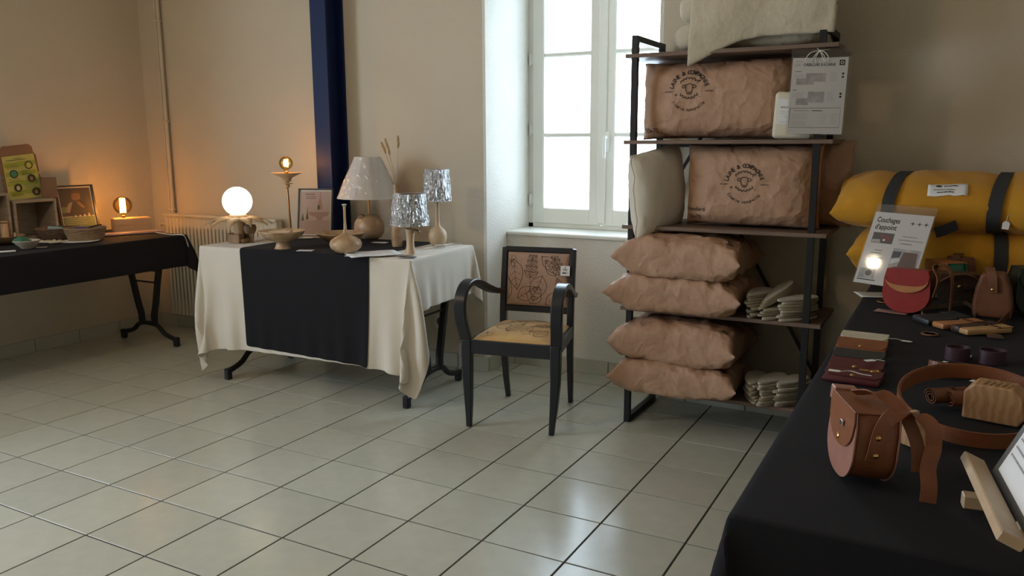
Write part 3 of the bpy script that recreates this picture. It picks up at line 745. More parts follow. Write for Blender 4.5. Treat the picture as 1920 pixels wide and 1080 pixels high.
def stack(where, grp, x, y, z, n, rz, jit=.006, dz=.0123, sc=1):
    for k in range(n):
        lab = ('topmost' if k == n-1 else 'lowest' if k == 0 else ORD[k]+' from the bottom')+' felt insole in the '+where
        insole(lab, grp, (x+rg.uniform(-jit, jit), y+rg.uniform(-jit, jit), z+.0005+k*dz), rz+rg.uniform(-.12, .12), sc=sc)
zb = PLZ[0]
stack('stack beside the sacks, bottom board', 'insole stack beside the bottom sacks', .285, 1.130, zb, 8, R(8), .004)
stack('middle stack on the bottom board', 'middle insole stack, bottom board', .365, 1.110, zb, 9, R(-14), .005)
stack('stack near the black table, bottom board', 'right insole stack, bottom board', .447, 1.130, zb, 9, R(-26), .006, sc=.98)
zb = PLZ[1]
stack('stack beside the sacks, third board', 'insole stack beside the upper sacks', .280, 1.150, zb, 9, R(-10), .007)
stack('slumped middle stack, third board', 'slumped insole stack', .362, 1.130, zb, 4, R(-20), .008)
for k in range(4):
    insole(('topmost', 'second', 'third', 'lowest')[3-k]+' tilted felt insole sliding on the slumped stack, third board', 'slumped insole stack', (.350+.004*k, 1.140+.004*k, zb+.068+k*.0135), R(-30)+k*.05, R(16), R(-20))
stack('stack behind the right post, third board', 'right insole stack, third board', .448, 1.13, zb, 8, R(-30), .008)
# folded wool on the top board
WOOL = mat('raw_wool', (.47, .41, .30), .95, col2=(.53, .465, .35), nscale=7, bump=.5, bscale=45, bdetail=6, sheen=.4)
wl = thing('wool_batting', 'thick folded cream wool batting on the top board', 'wool', (.19, 1.24, PLZ[4]+.003))
def layer(name, x0, x1, y0, y1, z0, z1, seed, sag=0):
    b = MB(); n, m_ = 40, 28
    def F(a, c):
        th = c*2*math.pi; ca, sa = math.cos(th), math.sin(th)
        ca = math.copysign(abs(ca)**.42, ca); sa = math.copysign(abs(sa)**.42, sa)
        u = math.sin((a-.5)*math.pi); k = max(0, 1-abs(u)**7)**.5
        y = (y0+y1)/2+(y1-y0)/2*ca*(.25+.75*k); z = (z0+z1)/2+(z1-z0)/2*sa*(.12+.88*k); x = (x0+x1)/2+(x1-x0)/2*u
        w = .016*nz(x*5, y*5, seed+z*5)+.006*nz(x*17, y*17, seed+z*17)
        x += w*.8; y += w; z += w*.6
        if sag: z -= sag*max(0, (-x-.12)/.12)**1.2*max(0, (-.05-y)/.15) if x < -.12 and y < -.05 else 0
        return (x, y, max(z, .001) if not sag else z)
    b.grid(F, n, m_); return b.build(name, WOOL, wl, 70)
layer('fold', -.35, .31, -.13, .19, .0, .13, 1); layer('fold', -.33, .32, -.15, .19, .115, .25, 2); layer('fold', -.34, .33, -.14, .19, .235, .36, 3)
# outer flap turned down over the front with a drooping corner
def FL(a, c):
    x = -.245+.60*a; s = c
    if s < .35: y = .05-.235*(s/.35); z = .385-.01*(s/.35)
    else:
        k = (s-.35)/.65; droop = -.075*max(0, 1-a/.42)**1.5+.035*min(1, max(0, (a-.08)/.45)); y = -.185-.022*math.sin(k*math.pi)-.015*k*(1-a); z = .375-k*(.375-droop)
    w = .012*nz(x*6, s*4, 9)+.004*nz(x*20, s*14, 9); return (x+w, y+w, z+w*.4)
b = MB(); b.grid(FL, 40, 30); b.build('outer_flap', WOOL, wl, 80, solid=.022, sub=1)
# hanging price sheet in a plastic sleeve, tied to the right post
SLEEVE = thin_glass('plastic_sleeve', (.975, .975, .98), .6, .06, .02)
GREYPIC = mat('picture_grey', (.36, .35, .36), .7, col2=(.60, .59, .60), nscale=30)
GREYTXT = mat('grey_ink', (.33, .32, .34), .8)
def sheet(name, label, cat, M, w, h, group=None, sleeve=None, t=.0008):
    r = thing(name, label, cat, group=group); r.matrix_world = M
    MB().box((0, 0, 0), (w, t, h)).build('page', PAPER, r)
    if sleeve:
        a, b_, c, d = sleeve; q = MB()
        for yy in (-.0016, .0016): q.box(((b_-a)/2, yy, (d-c)/2), (w+a+b_, .0003, h+c+d))
        q.build('sleeve', SLEEVE, r)
    return r
def fine(ik, x0, x1, y, n, dy, hgt=.0013, mi=1, rnd=None):
    rr = rnd or random.Random(int((x0+y)*1e5))
    ik.lay += 1
    for i in range(n):
        x = x0; end = x1-(x1-x0)*rr.uniform(0, .35)
        while x < end:
            wd = rr.uniform(.003, .009); ik.rect(x, y-i*dy, min(x+wd, end), y-i*dy+hgt, mi, False); x += wd+.0016
p0 = at(1532, 180, y=SY0-.03)
hs = sheet('hanging_price_sheet', 'white printed sheet in a clear sleeve tied to the right shelf post', 'sign', Matrix.Translation(p0)@Matrix.Rotation(R(3), 4, 'Z')@Matrix.Rotation(R(1.5), 4, 'Y')@Matrix.Rotation(R(-2), 4, 'X'), .212, .303, sleeve=(.006, .008, .004, .035))
ik = Ink(); X0 = -.105
fine(ik, X0, -.075, .158, 1, .01, .002); ik.text('LES ', X0, .138, .017, 1, align='l'); ik.text('OREILLERS EN LAINE', X0+.036, .138, .0175, 0, align='l', bold=.02, width=.135)
ik.rect(.082, .140, .105, .165, 0); ik.disc(.0935, .1525, .0075, 2); ik.disc(.0935, .1525, .0045, 0)
fine(ik, X0, -.075, .112, 1, .01, .0028, 0); fine(ik, X0, -.055, .098, 3, .006); ik.rect(-.055, .066, .030, .105, 3); ik.rect(-.095, .052, -.02, .082, 3)
fine(ik, .048, .078, .108, 6, .0075); ik.disc(.101, .102, .005); ik.disc(.101, .087, .005)
fine(ik, X0, -.089, .026, 1, .01, .0028, 0); fine(ik, X0, -.055, .014, 4, .006); ik.rect(-.040, -.030, .030, .020, 3); ik.rect(-.090, -.042, -.035, -.010, 3); fine(ik, .042, .075, .018, 6, .0075); ik.disc(.098, .010, .005); ik.disc(.098, -.004, .005)
for q in (([(-.112, -.058), (.104, -.054), (.104, -.146), (-.112, -.148), (-.112, -.058)]),): ik.line(q, .0016, 0)
fine(ik, -.095, -.025, -.070, 1, .01, .003, 1); fine(ik, -.016, .03, -.070, 1, .01, .0036, 0); fine(ik, -.104, -.012, -.082, 5, .0065); fine(ik, -.104, -.012, -.118, 5, .0055); fine(ik, .02, .05, -.084, 5, .011); fine(ik, .065, .095, -.084, 5, .011); fine(ik, X0, -.088, -.160, 1, .01)
ik.build('sheet_print', [INK, GREYTXT, PAPER, GREYPIC], lambda a, c: (a*.9, -.0006, c*.86), hs)
STRING = mat('white_string', (.72, .68, .62), .9)
cx, cz = -.004, .178
b = MB(); b.tube(bez([(cx, -.006, cz+.002), (cx-.035, -.016, cz-.01), (cx-.052, -.018, cz-.040), (cx-.035, -.014, cz-.045), (cx-.012, -.01, cz-.012), (cx, -.006, cz+.002)], 6), .0016, 6)
b.tube(bez([(cx, -.006, cz+.002), (cx+.02, -.016, cz-.008), (cx+.036, -.018, cz-.030), (cx+.022, -.014, cz-.042), (cx+.006, -.01, cz-.012), (cx, -.006, cz)], 6), .0016, 6)
b.tube(bez([(cx, -.006, cz), (cx-.014, -.014, cz-.03), (cx-.010, -.012, cz-.055)], 6), .0016, 6); b.tube(bez([(cx, -.006, cz), (cx+.02, -.012, cz-.025), (cx+.018, -.01, cz-.055)], 6), .0016, 6)
b.tube(bez([(cx, -.004, cz), (cx-.012, .010, cz+.012), (cx+.012, .055, cz+.012), (cx+.036, .030, cz+.010), (cx+.028, .006, cz+.006), (cx, -.004, cz)], 6), .0014, 6)
b.build('string_bow', STRING, hs, 60)
# cream packet standing behind the sheet
CREAMPACK = mat('cream_packet', (.62, .57, .44), .7, col2=(.66, .61, .48), nscale=5)
pk = thing('cotton_packet', 'small cream fabric packet with a paper band, beside the hanging sheet', 'packet', (.395, 1.095, PLZ[3]+.001), rot=(R(-4), R(2), R(4)))
MB().box((0, 0, .098), (.165, .05, .196), bev=.018, seg=3).build('packet', CREAMPACK, pk, 50)
MB().box((.004, -.0255, .112), (.150, .001, .105)).build('paper_band', PAPER, pk)
ik = Ink(); fine(ik, -.055, .05, .126, 1, .01, .007, 0); fine(ik, -.055, .05, .112, 2, .008, mi=0); fine(ik, -.04, .05, .094, 2, .007, mi=0); fine(ik, -.055, .05, .070, 2, .006, mi=0)
ik.build('band_print', [GREYTXT], lambda a, c: (a, -.0262, c), pk)

# ------------------------------------------------------------------ column, radiator, pipes, sockets
BLUE = mat('blue_paint', (.008, .018, .075), .55, spec=.3)
co = MB(); cx0, cx1, yf = -2.458, -2.340, 1.335; xm = (cx0+cx1)/2
co.box((xm, yf+.006, ZC/2), (cx1-cx0, .012, ZC)); co.box((xm, YB-.008, ZC/2), (cx1-cx0, .012, ZC)); co.box((xm, (yf+YB)/2, ZC/2), (.009, YB-yf-.02, ZC))
tag(co.build('steel_column', BLUE), 'dark blue steel column rising behind the white table', 'column')
RADP = mat('radiator_enamel', (.62, .55, .43), .4)
rd = thing('radiator', 'cream ribbed panel radiator on the wall between the two tables', 'radiator', (-3.44, 1.428, .115))
def radF(a, c):
    x = -.55+1.10*a; k = abs((a*30) % 1-.5)*2; e = min(1, min(c, 1-c)*14); return (x, -.026+.010*max(0, min(1, (k-.25)*2.5))*e, .735*c)
b = MB(); b.grid(radF, 301, 9); b.box((0, .004, .3675), (1.10, .04, .735)); b.build('panel', RADP, rd, 30)
b = MB(); b.box((0, .0, .728), (1.104, .066, .016), bev=.003)
for k in range(54): b.box((-.53+k*.02, -.03, .712), (.010, .012, .006))
b.build('top_grille', RADP, rd)
MB().tube([(-.60, -.005, .655), (-.55, -.005, .655)], .012, 10).build('valve', RADP, rd, 40)
MB().tube([(-.605, -.02, .655), (-.605, .012, .655)], .016, 12).build('valve_cap', RADP, rd, 40)
for s in (-.5, .5): MB().box((s, .047, .4), (.03, .046, .5)).build('bracket', RADP, rd)
pp = thing('heating_pipe', 'pair of painted heating pipes running up the wall above the radiator', 'pipe', (-3.965, 1.47, .84))
for x, r in ((0, .013), (-.030, .010)): MB().tube([(x, 0, 0), (x, 0, ZC-.84)], r, 12).build('pipe', PLASTER, pp, 40)
for z in (.03, .66, 1.35, 1.95): MB().box((-.014, .0, z), (.062, .032, .014), bev=.004).build('clamp', PLASTER, pp)
SOCK = mat('socket_plastic', (.62, .60, .55), .45)
p = at(828, 602, y=YB)
so = thing('wall_socket', 'small round wall socket seen below the hanging white cloth', 'socket', (p.x, YB, p.z))
MB().box((0, -.006, 0), (.082, .012, .082), bev=.004).build('plate', SOCK, so)
MB().lathe([(.026, 0), (.026, .004), (.021, .004), (.020, .001)], 20, M=MX((0, -.012, 0), (R(90), 0, 0))).build('well', mat('socket_dark', (.10, .09, .08), .5), so, 30)
CORD = mat('white_cord', (.72, .70, .66), .5)
pc = thing('power_cord', 'white power cord looping down the wall behind the armchair', 'cord', (0, 0, 0))
pts = [at(x, y, y=1.478) for x, y in ((868, 600), (862, 622), (868, 640), (862, 662), (868, 680), (860, 692))]
MB().tube(bez(pts, 6), .0035, 6).build('cable', CORD, pc, 60)
b = MB(); q = at(866, 655, y=1.472); b.box(q, (.035, .03, .075), bev=.008); b.build('plug_block', SOCK, pc)

# ------------------------------------------------------------------ craft pieces on the white table
OAK = mat('turned_ash', (.50, .33, .19), .45, col2=(.62, .44, .27), stretch=(14, 14, 2.5), nscale=3.2, ramp=.1, bump=.05, bscale=60)
SPALT = mat('spalted_wood', (.36, .22, .115), .38, col2=(.50, .345, .215), nscale=16, ndetail=7, ramp=.09, bump=.05, bscale=40)
PALEW = mat('pale_turned_wood', (.50, .35, .22), .42, col2=(.57, .43, .285), stretch=(10, 10, 3), nscale=2.5)
DARKW = mat('rough_brown_wood', (.20, .115, .06), .6, col2=(.33, .21, .115), nscale=12, bump=.3, bscale=40)
PETAL = mat('petal_wood', (.42, .27, .14), .5, col2=(.50, .34, .19), nscale=10)
GLOBE = emission('lit_globe', (1.0, .80, .55), 4.2)
ZT_ = .787
def pt(px, py, z=ZT_): q = at(px, py, z=z); return (q.x, q.y, z)
# globe lamp with petals
g = thing('petal_globe_lamp', 'glowing white globe lamp sitting on a collar of pointed wooden petals', 'lamp', pt(452, 454, .782))
def cres(a, c): pass
b = MB(); po = []
for k in range(25): a = R(20+k*280/24); po.append((.082*math.cos(a), .06*math.sin(a)))
for k in range(25): a = R(300-k*280/24); po.append((.045*math.cos(a)+.008, .026*math.sin(a)+.006))
b.prism(po, 0, .050); b.box((-.005, 0, .012), (.12, .08, .024), bev=.006); b.build('base', DARKW, g, 30)
b = MB(); b.lathe([(.006, .048), (.026, .050), (.034, .066), (.038, .085), (.033, .10), (.0, .10)], 20, M=MX((.045, .03, 0))); b.build('bark_knob', DARKW, g, 40)
MB().box((.012, -.055, .026), (.022, .003, .018)).build('name_plate', PALEW, g)
MB().lathe([(.026, .020), (.028, .05), (.034, .085), (.043, .118), (.050, .132), (.0, .134)], 24, M=MX((-.010, 0, 0))).build('trunk', OAK, g, 40)
n = 10
for k in range(n):
    a = 2*math.pi*k/n+.25
    b = MB(); vs = []; fs = []; m_ = 8
    for i in range(m_+1):
        t = i/m_; r = .050+.140*t; w = .044*math.sin(math.pi*(.25+.75*t))**.8*(1-t**3)+.0008; z = .142+.010*math.sin(t*2.2)-.050*t*t
        for jj, s_ in enumerate((-1, 0, 1)): vs.append((r, s_*w, z+(.006 if s_ == 0 else 0)*(1-t)))
    for i in range(m_):
        for jj in range(2): fs.append((i*3+jj, i*3+jj+1, (i+1)*3+jj+1, (i+1)*3+jj))
    b.add(vs, fs, M=Matrix.Translation((-.010, 0, 0))@Matrix.Rotation(a, 4, 'Z')); b.build('petal', PETAL, g, 50, solid=.003)
MB().lathe([(.052, .140), (.055, .150), (.048, .158), (.040, .158)], 28, M=MX((-.010, 0, 0))).build('collar', PETAL, g, 40)
zc = .235; rr = .083
MB().lathe([(rr*math.sin(math.pi*i/22)+1e-6, zc-rr*math.cos(math.pi*i/22)) for i in range(3, 23)], 32, M=MX((-.010, 0, 0))).build('globe', GLOBE, g, 80)
# tall brass lamp with amber bulb
AMBER = thin_glass('amber_glass', (1.0, .80, .45), .8, .02, .06)
FIL = emission('filament', (1.0, .42, .10), 90)
BRASS = mat('brass', (.42, .22, .09), .3, metal=.9)
def bulb_light(parent, loc, power, rad=.02):
    l = bpy.data.lights.new('bulb_glow', 'POINT'); l.energy = power; l.color = (1, .58, .24); l.shadow_soft_size = rad
    o = bpy.data.objects.new('bulb_glow', l); COL.objects.link(o); o.parent = parent; o.location = loc; o['kind'] = 'helper'
def bulb(parent, x, y, z, r, coil=True, power=3):
    MB().lathe([(.012, -.012), (.0125, .010), (.010, .012)], 16, M=MX((x, y, z))).build('socket', BRASS, parent, 40)
    prof = [(.012, .012), (.013, .022)]+[(r*math.sin(t), .022+r*.93-r*math.cos(t)) for t in [R(22+i*158/14) for i in range(14)]]+[(.0005, .022+r*1.93)]
    bl = MB().lathe(prof, 24, M=MX((x, y, z))).build('bulb', AMBER, parent, 80)
    zc_ = z+.022+r*.95
    if coil: f = MB().tube([(x+.011*math.cos(k*.55), y+.011*math.sin(k*.55), zc_-.022+k*.00075) for k in range(60)], .0024, 6)
    else:
        f = MB()
        for k in range(6):
            a = k*math.pi/3; f.tube([(x+.016*math.cos(a), y+.016*math.sin(a), zc_-.050), (x+.016*math.cos(a+.2), y+.016*math.sin(a+.2), zc_+.045)], .0030, 6)
    f.build('filament', FIL, bl); bulb_light(parent, (x, y, zc_), power)
    return bl
br = thing('brass_stem_lamp', 'slim brass lamp with a bare amber bulb above a pale wooden saucer', 'lamp', pt(546, 441))
MB().lathe([(.042, 0), (.042, .010), (.02, .018), (.010, .022), (0, .022)], 24).build('base', OAK, br, 40)
MB().tube([(0, 0, .02), (-.012, 0, .30)], .0062, 10).build('stem', BRASS, br, 40)
MB().lathe([(.008, .288), (.016, .294), (.016, .306), (.012, .310), (.034, .313), (.034, .317), (.015, .320), (.014, .326), (.028, .332), (.028, .336), (.016, .338), (0, .338)], 24, M=MX((-.012, 0, 0))).build('turned_collar', OAK, br, 40)
MB().lathe([(.0, .337), (.026, .338), (.030, .348), (.055, .362), (.090, .378), (.092, .381), (.050, .372), (.014, .366), (0, .366)], 32, M=MX((-.012, 0, 0))).build('saucer', PALEW, br, 40)
bulb(br, -.012, 0, .378, .041, True, 1.5)
# framed advert on a small easel
FRAMEB = mat('dark_frame', (.03, .028, .025), .4)
PINK1 = mat('photo_blush', (.46, .33, .29), .6); PINK2 = mat('photo_rose', (.36, .21, .17), .6); PINK3 = mat('photo_floor', (.38, .26, .22), .6); PGREEN = mat('photo_dark_green', (.10, .10, .06), .7)
fr = thing('advert_frame', 'dark framed photograph of turned vases leaning on the blue column', 'frame', pt(590, 444), rot=(R(-12), 0, R(22)))
w, h = .215, .292
b = MB()
for a, c, d, e in ((0, h-.004, w, .008), (0, .004, w, .008), (-w/2+.004, h/2, .008, h), (w/2-.004, h/2, .008, h)): b.box((a, 0, c), (d, .016, e))
b.build('frame', FRAMEB, fr); MB().box((0, .003, h/2), (w-.01, .006, h-.01)).build('photo', PAPER, fr)
ik = Ink(); X = w/2-.014
ik.rect(-X, .10, X, h-.016, 0); ik.rect(-X, .014, X, .10, 2)
ik.poly([(.012, .165), (.016, .205), (.024, .228), (.026, .268), (.032, .268), (.033, .228), (.042, .205), (.044, .165)], 1); ik.disc(.020, .178, .008, 3, ry=.016)
ik.poly([(-.045, .150), (-.028, .128), (.008, .118), (.010, .100), (.046, .100), (.048, .118), (.078, .130), (.088, .150)], 1)
ik.poly([(-.060, .105), (-.052, .150), (-.050, .195), (-.048, .150), (-.040, .105)], 3); ik.poly([(-.088, .098), (-.078, .145), (-.068, .098)], 3)
fine(ik, -.065, .012, h-.036, 1, .01, .004, 4); fine(ik, -.06, .01, h-.050, 2, .010, .0026, 4)
ik.build('photo_print', [PINK1, PINK2, PINK3, PGREEN, INK], lambda a, c: (a, -.0006, c), fr)
b = MB(); b.box((0, -.014, -.006), (w+.02, .040, .012), bev=.002)
for s in (-1, 1): b.box((s*.075, -.020, -.002), (.022, .11, .016), bev=.002)
b.build('easel', PALEW, fr)
# footed bowl with wooden rolls
fb = thing('footed_bowl', 'turned wooden footed bowl holding small wooden pieces', 'bowl', pt(530, 466))
MB().lathe([(.043, 0), (.040, .004), (.034, .020), (.033, .034), (.038, .040), (.075, .050), (.108, .072), (.123, .094), (.122, .097), (.105, .082), (.070, .062), (0, .052)], 40).build('bowl', SPALT, fb, 50)
for i, (x, y, a, L_) in enumerate(((-.03, .0, .3, .10), (.035, -.02, .1, .09), (.06, .02, .5, .08), (.0, .035, -.2, .10))):
    q = thing('wooden_piece', ['short pale dowel in the footed bowl, at its left', 'pale flared wooden piece lying on the front of the footed bowl', 'pale wooden piece in the footed bowl, at its right rim', 'thin pale dowel at the back of the footed bowl'][i], 'wooden piece', (fb.location.x+x, fb.location.y+y, ZT_+.082), a, 'wooden pieces in the footed bowl')
    MB().tube([(-L_/2, 0, 0), (-L_*.1, 0, .003), (L_/2, 0, .006)], [.010, .012, .016 if i == 1 else .010], 10).build('shaft', PALEW, q, 40); MB().tube([(L_/2, 0, .006), (L_/2+.006, 0, .007)], .012, 10).build('end', OAK, q, 40)
# wide dish
ds = thing('wide_dish', 'broad shallow turned wooden dish behind the long-necked vase', 'dish', pt(640, 458))
MB().lathe([(.055, 0), (.056, .008), (.10, .028), (.132, .056), (.138, .064), (.136, .067), (.10, .046), (.05, .034), (0, .032)], 44).build('dish', SPALT, ds, 50)
MB().lathe([(.052, .0335), (.050, .0350), (.046, .0345)], 40).build('turned_ring', OAK, ds, 50)
# long-necked vase
gv = thing('gourd_vase', 'squat spalted wooden vase with a long thin neck at the front edge', 'vase', pt(649, 474))
MB().lathe([(.030, 0), (.055, .008), (.077, .026), (.083, .046), (.076, .066), (.052, .082), (.026, .092), (.013, .104), (.0085, .125)], 40, wob=.015, seed=1).build('body', SPALT, gv, 60)
MB().lathe([(.0085, .124), (.0065, .16), (.006, .22), (.0072, .242)], 16).build('neck', OAK, gv, 60)
MB().lathe([(.007, .240), (.012, .245), (.013, .249), (.004, .252), (0, .252)], 14, wob=.12, seed=2).build('lip', mat('pale_bark', (.55, .52, .42), .7), gv, 50)
# big lamp with conical shade
SHADE = mat('cream_shade', (.84, .755, .69), .75)
FILM = thin_glass('crinkled_film', (.97, .97, .97), .5, .22, .13)
def crinkle_film(name):
    m = FILM.copy(); m.name = name; nt = m.node_tree; g_ = [q for q in nt.nodes if q.type == 'BSDF_GLOSSY'][0]
    tcd = nd(nt, 'ShaderNodeTexCoord'); mp = nd(nt, 'ShaderNodeMapping'); mp.inputs['Scale'].default_value = (1, 1, .35); t = nd(nt, 'ShaderNodeTexNoise'); t.inputs['Scale'].default_value = 34; t.inputs['Detail'].default_value = 3; t.inputs['Distortion'].default_value = 1.2
    bp = nd(nt, 'ShaderNodeBump'); bp.inputs['Strength'].default_value = 1; bp.inputs['Distance'].default_value = .012
    nt.links.new(tcd.outputs['Object'], mp.inputs[0]); nt.links.new(mp.outputs[0], t.inputs['Vector']); nt.links.new(t.outputs['Fac'], bp.inputs['Height']); nt.links.new(bp.outputs[0], g_.inputs['Normal']); g_.inputs['Roughness'].default_value = .16
    return m
FILM2 = crinkle_film('wrinkled_film')
FILM3 = crinkle_film('shiny_wrinkled_film'); [q for q in FILM3.node_tree.nodes if q.type == 'MATH'][0].inputs[2].default_value = .38; [q for q in FILM3.node_tree.nodes if q.type == 'BUMP'][0].inputs['Distance'].default_value = .03; [q for q in FILM3.node_tree.nodes if q.type == 'TEX_NOISE'][0].inputs['Scale'].default_value = 48
def shade(parent, r0, r1, z0, z1, m=SHADE, M=None, film=True):
    o = MB().lathe([(r0, z0), (r1, z1), (r1-.003, z1), (r0-.003, z0), (r0, z0)], 48, M=M).build('lamp_shade', m, parent, 30)
    if film:
        b = MB()
        def F(a, c):
            th = a*2*math.pi; k = .003+.004*(nz(math.cos(th)*3, math.sin(th)*3, c*4+r0*50)+.5); r = r0+(r1-r0)*c+k; return (r*math.cos(th), r*math.sin(th), z0+(z1-z0)*c)
        b.grid(F, 72, 14, closed_u=True, M=M); b.build('clear_wrap', FILM3 if m is not SHADE else FILM2, o, 80)
    b = MB(); zt = z1-.012; b.tube([((r1-.004)*math.cos(k*math.pi/16), (r1-.004)*math.sin(k*math.pi/16), z1-.004) for k in range(32)], .0016, 5, closed=True, M=M)
    b.tube([(-(r1-.004), 0, zt), (r1-.004, 0, zt)], .0014, 5, M=M); b.tube([(0, -(r1-.004), zt), (0, r1-.004, zt)], .0014, 5, M=M); b.build('shade_ring', BRASS, o)
    return o
bl = thing('burl_lamp', 'large table lamp with cream conical shade and round burl wood base', 'lamp', pt(694, 447.5))
MB().lathe([(.045, 0), (.070, .012), (.087, .040), (.090, .070), (.084, .100), (.066, .126), (.050, .138), (.040, .140), (.0, .141)], 40, wob=.03, seed=3).build('burl_base', SPALT, bl, 60)
MB().box((-.052, -.045, .118), (.055, .05, .030), bev=.012, M=Matrix.Rotation(.3, 4, 'Y')).build('bark_edge', DARKW, bl, 30)
MB().tube([(0, 0, .138), (0, 0, .30)], .0055, 10).build('rod', BRASS, bl, 40)
MB().lathe([(.018, .28), (.018, .33), (.012, .335), (0, .335)], 14).build('bulb_holder', mat('holder_white', (.7, .68, .62), .5), bl, 40)
shade(bl, .182, .074, .240, .478)
# slim vase with dried grasses
sv = thing('slim_vase', 'tall slim wooden bottle vase between the two shaded lamps', 'vase', pt(745, 462))
MB().lathe([(.026, 0), (.031, .03), (.031, .07), (.026, .12), (.018, .18), (.012, .24), (.0105, .30), (.012, .335), (.009, .335), (.008, .30)], 24).build('bottle', SPALT, sv, 60)
GRASS = mat('dried_grass', (.36, .22, .10), .8, col2=(.48, .32, .17), nscale=60)
def stalk(label, tip, mid, hl, r=.0015):
    q = thing('dried_stalk', label, 'dried grass', (sv.location.x, sv.location.y, sv.location.z+.20), group='dried stalks in the slim vase')
    P_ = bez([(0, 0, 0), (mid[0], 0, mid[1]), (tip[0], -.01, tip[1])], 8); MB().tube(P_, r, 6).build('stem', GRASS, q, 60)
    d = (Vector(P_[-1])-Vector(P_[-3])).normalized(); e = Vector((tip[0], -.01, tip[1])); hd = bez([e-d*.005, e+d*hl*.3+Vector((hl*.05, 0, 0)), e+d*hl*.7, e+d*hl], 4)
    b = MB(); m_ = len(hd); b.tube(hd, [.002+.0062*math.sin(math.pi*min(1, (i+1)/m_))**.7 for i in range(m_)], 7)
    rr_ = random.Random(3)
    for i in range(1, m_-1):
        for s in range(4):
            v = Vector((rr_.uniform(-1, 1), rr_.uniform(-1, 1), 0))*.008+d*.012; b.tube([hd[i], hd[i]+v], [.0022, .0004], 4)
    b.build('seed_head', GRASS, q, 60)
stalk('dried grass head leaning left out of the slim vase', (-.055, .305), (-.006, .16), .055)
stalk('upright dried grass head in the middle of the slim vase', (-.028, .295), (0, .16), .085)
stalk('thin dried stalk bending right out of the slim vase', (.030, .335), (.016, .20), .055, .0011)
# silver-wrapped lamps
SILV = mat('grey_shade', (.46, .46, .50), .55)
sl = thing('short_wrapped_lamp', 'short lamp with a film-wrapped grey shade and a split birch base at the front', 'lamp', pt(770, 476))
MB().lathe([(.027, 0), (.026, .012), (.020, .04), (.019, .07), (.022, .10), (.027, .128), (.022, .126), (.014, .10), (0, .10)], 22, wob=.06, seed=4).build('base', PALEW, sl, 50)
MB().box((.006, .002, .124), (.036, .030, .016), bev=.005, M=Matrix.Rotation(.3, 4, 'Y')).build('bark_top', DARKW, sl)
MB().tube([(0, 0, .10), (0, 0, .20)], .005, 10).build('rod', BRASS, sl, 40)
MB().lathe([(.016, .17), (.016, .21), (0, .212)], 14).build('bulb_holder', MATS['holder_white'], sl, 40)
shade(sl, .093, .077, .147, .305, SILV)
tl = thing('tall_wrapped_lamp', 'taller lamp with a film-wrapped grey shade on a ball-shaped base at the back', 'lamp', pt(821, 460))
MB().lathe([(.030, 0), (.043, .014), (.051, .040), (.050, .065), (.040, .088), (.022, .102), (.014, .112), (.0115, .14), (.0105, .20), (.012, .25), (0, .252)], 30).build('base', PALEW, tl, 60)
MB().lathe([(.014, .25), (.014, .29), (0, .292)], 14).build('bulb_holder', MATS['holder_white'], tl, 40)
shade(tl, .076, .062, .245, .415, SILV)
# loose papers and cord
def flat_paper(name, label, cat, px, py, w, d, rz, z=ZT_, m=PAPER, ink=True, curl=.004, group=None, ls=3):
    q = pt(px, py, z); r = thing(name, label, cat, q, rz, group)
    b = MB(); b.grid(lambda a, c: ((a-.5)*w, (c-.5)*d, .0012+curl*(abs(a-.5)*2)**3*abs(nz(a*2, c*2, px))), 9, 9); b.build('sheet', m, r, 60, solid=.0004)
    if ink and ls:
        ik = Ink(); rr_ = random.Random(int(px))
        for i in range(ls): fine(ik, -w*.38, w*.38, d*.34-i*d*.7/max(1, ls-1), 1, .01, .0022, 0, rr_)
        ik.build('print', [GREYTXT], lambda a, c: (a, c, .0022+curl*(abs(a/w)*2)**3*.6), r)
    return r
flat_paper('leaflet', 'white printed leaflet beside the short wrapped lamp', 'paper', 700, 476, .21, .27, R(-38), ls=12)
flat_paper('card', 'small white card in front of the footed bowl', 'card', 573, 470, .085, .055, R(25), ls=0)
flat_paper('card', 'white card tucked by the foot of the long-necked vase', 'card', 664, 480, .085, .055, R(10), ls=2)
flat_paper('card', 'dark photo card at the foot of the short wrapped lamp', 'card', 765, 482, .085, .05, R(15), .786, mat('dark_card', (.06, .055, .055), .5), ink=False)
flat_paper('card', 'pale card lying under the wooden easel', 'card', 572, 446, .10, .06, R(30), ls=0)
flat_paper('card', 'pale price card on the runner behind the slim vase', 'card', 712, 455, .09, .055, R(10), ls=2)
cd_ = thing('lamp_cord', 'white cord with an inline switch running past the ball-shaped lamp base', 'cord', (0, 0, 0))
P_ = bez([pt(792, 466, .789), pt(806, 464, .789), pt(822, 461, .789), pt(835, 459, .789), pt(850, 456, .789), pt(866, 457, .789)], 6); MB().tube(P_, .0028, 6).build('cable', CORD, cd_, 60)
q = pt(825, 461, .793); MB().box((0, 0, 0), (.058, .020, .014), bev=.004, M=MX(q, (0, 0, R(35)))).build('switch', SOCK, cd_)
cd_ = thing('lamp_cord', 'pale cord trailing behind the globe lamp', 'cord', (0, 0, 0))
MB().tube(bez([pt(478, 452, .785), pt(490, 450, .785), pt(503, 446, .787), pt(520, 443, .790), pt(545, 441, .790)], 6), .0026, 6).build('cable', CORD, cd_, 60)

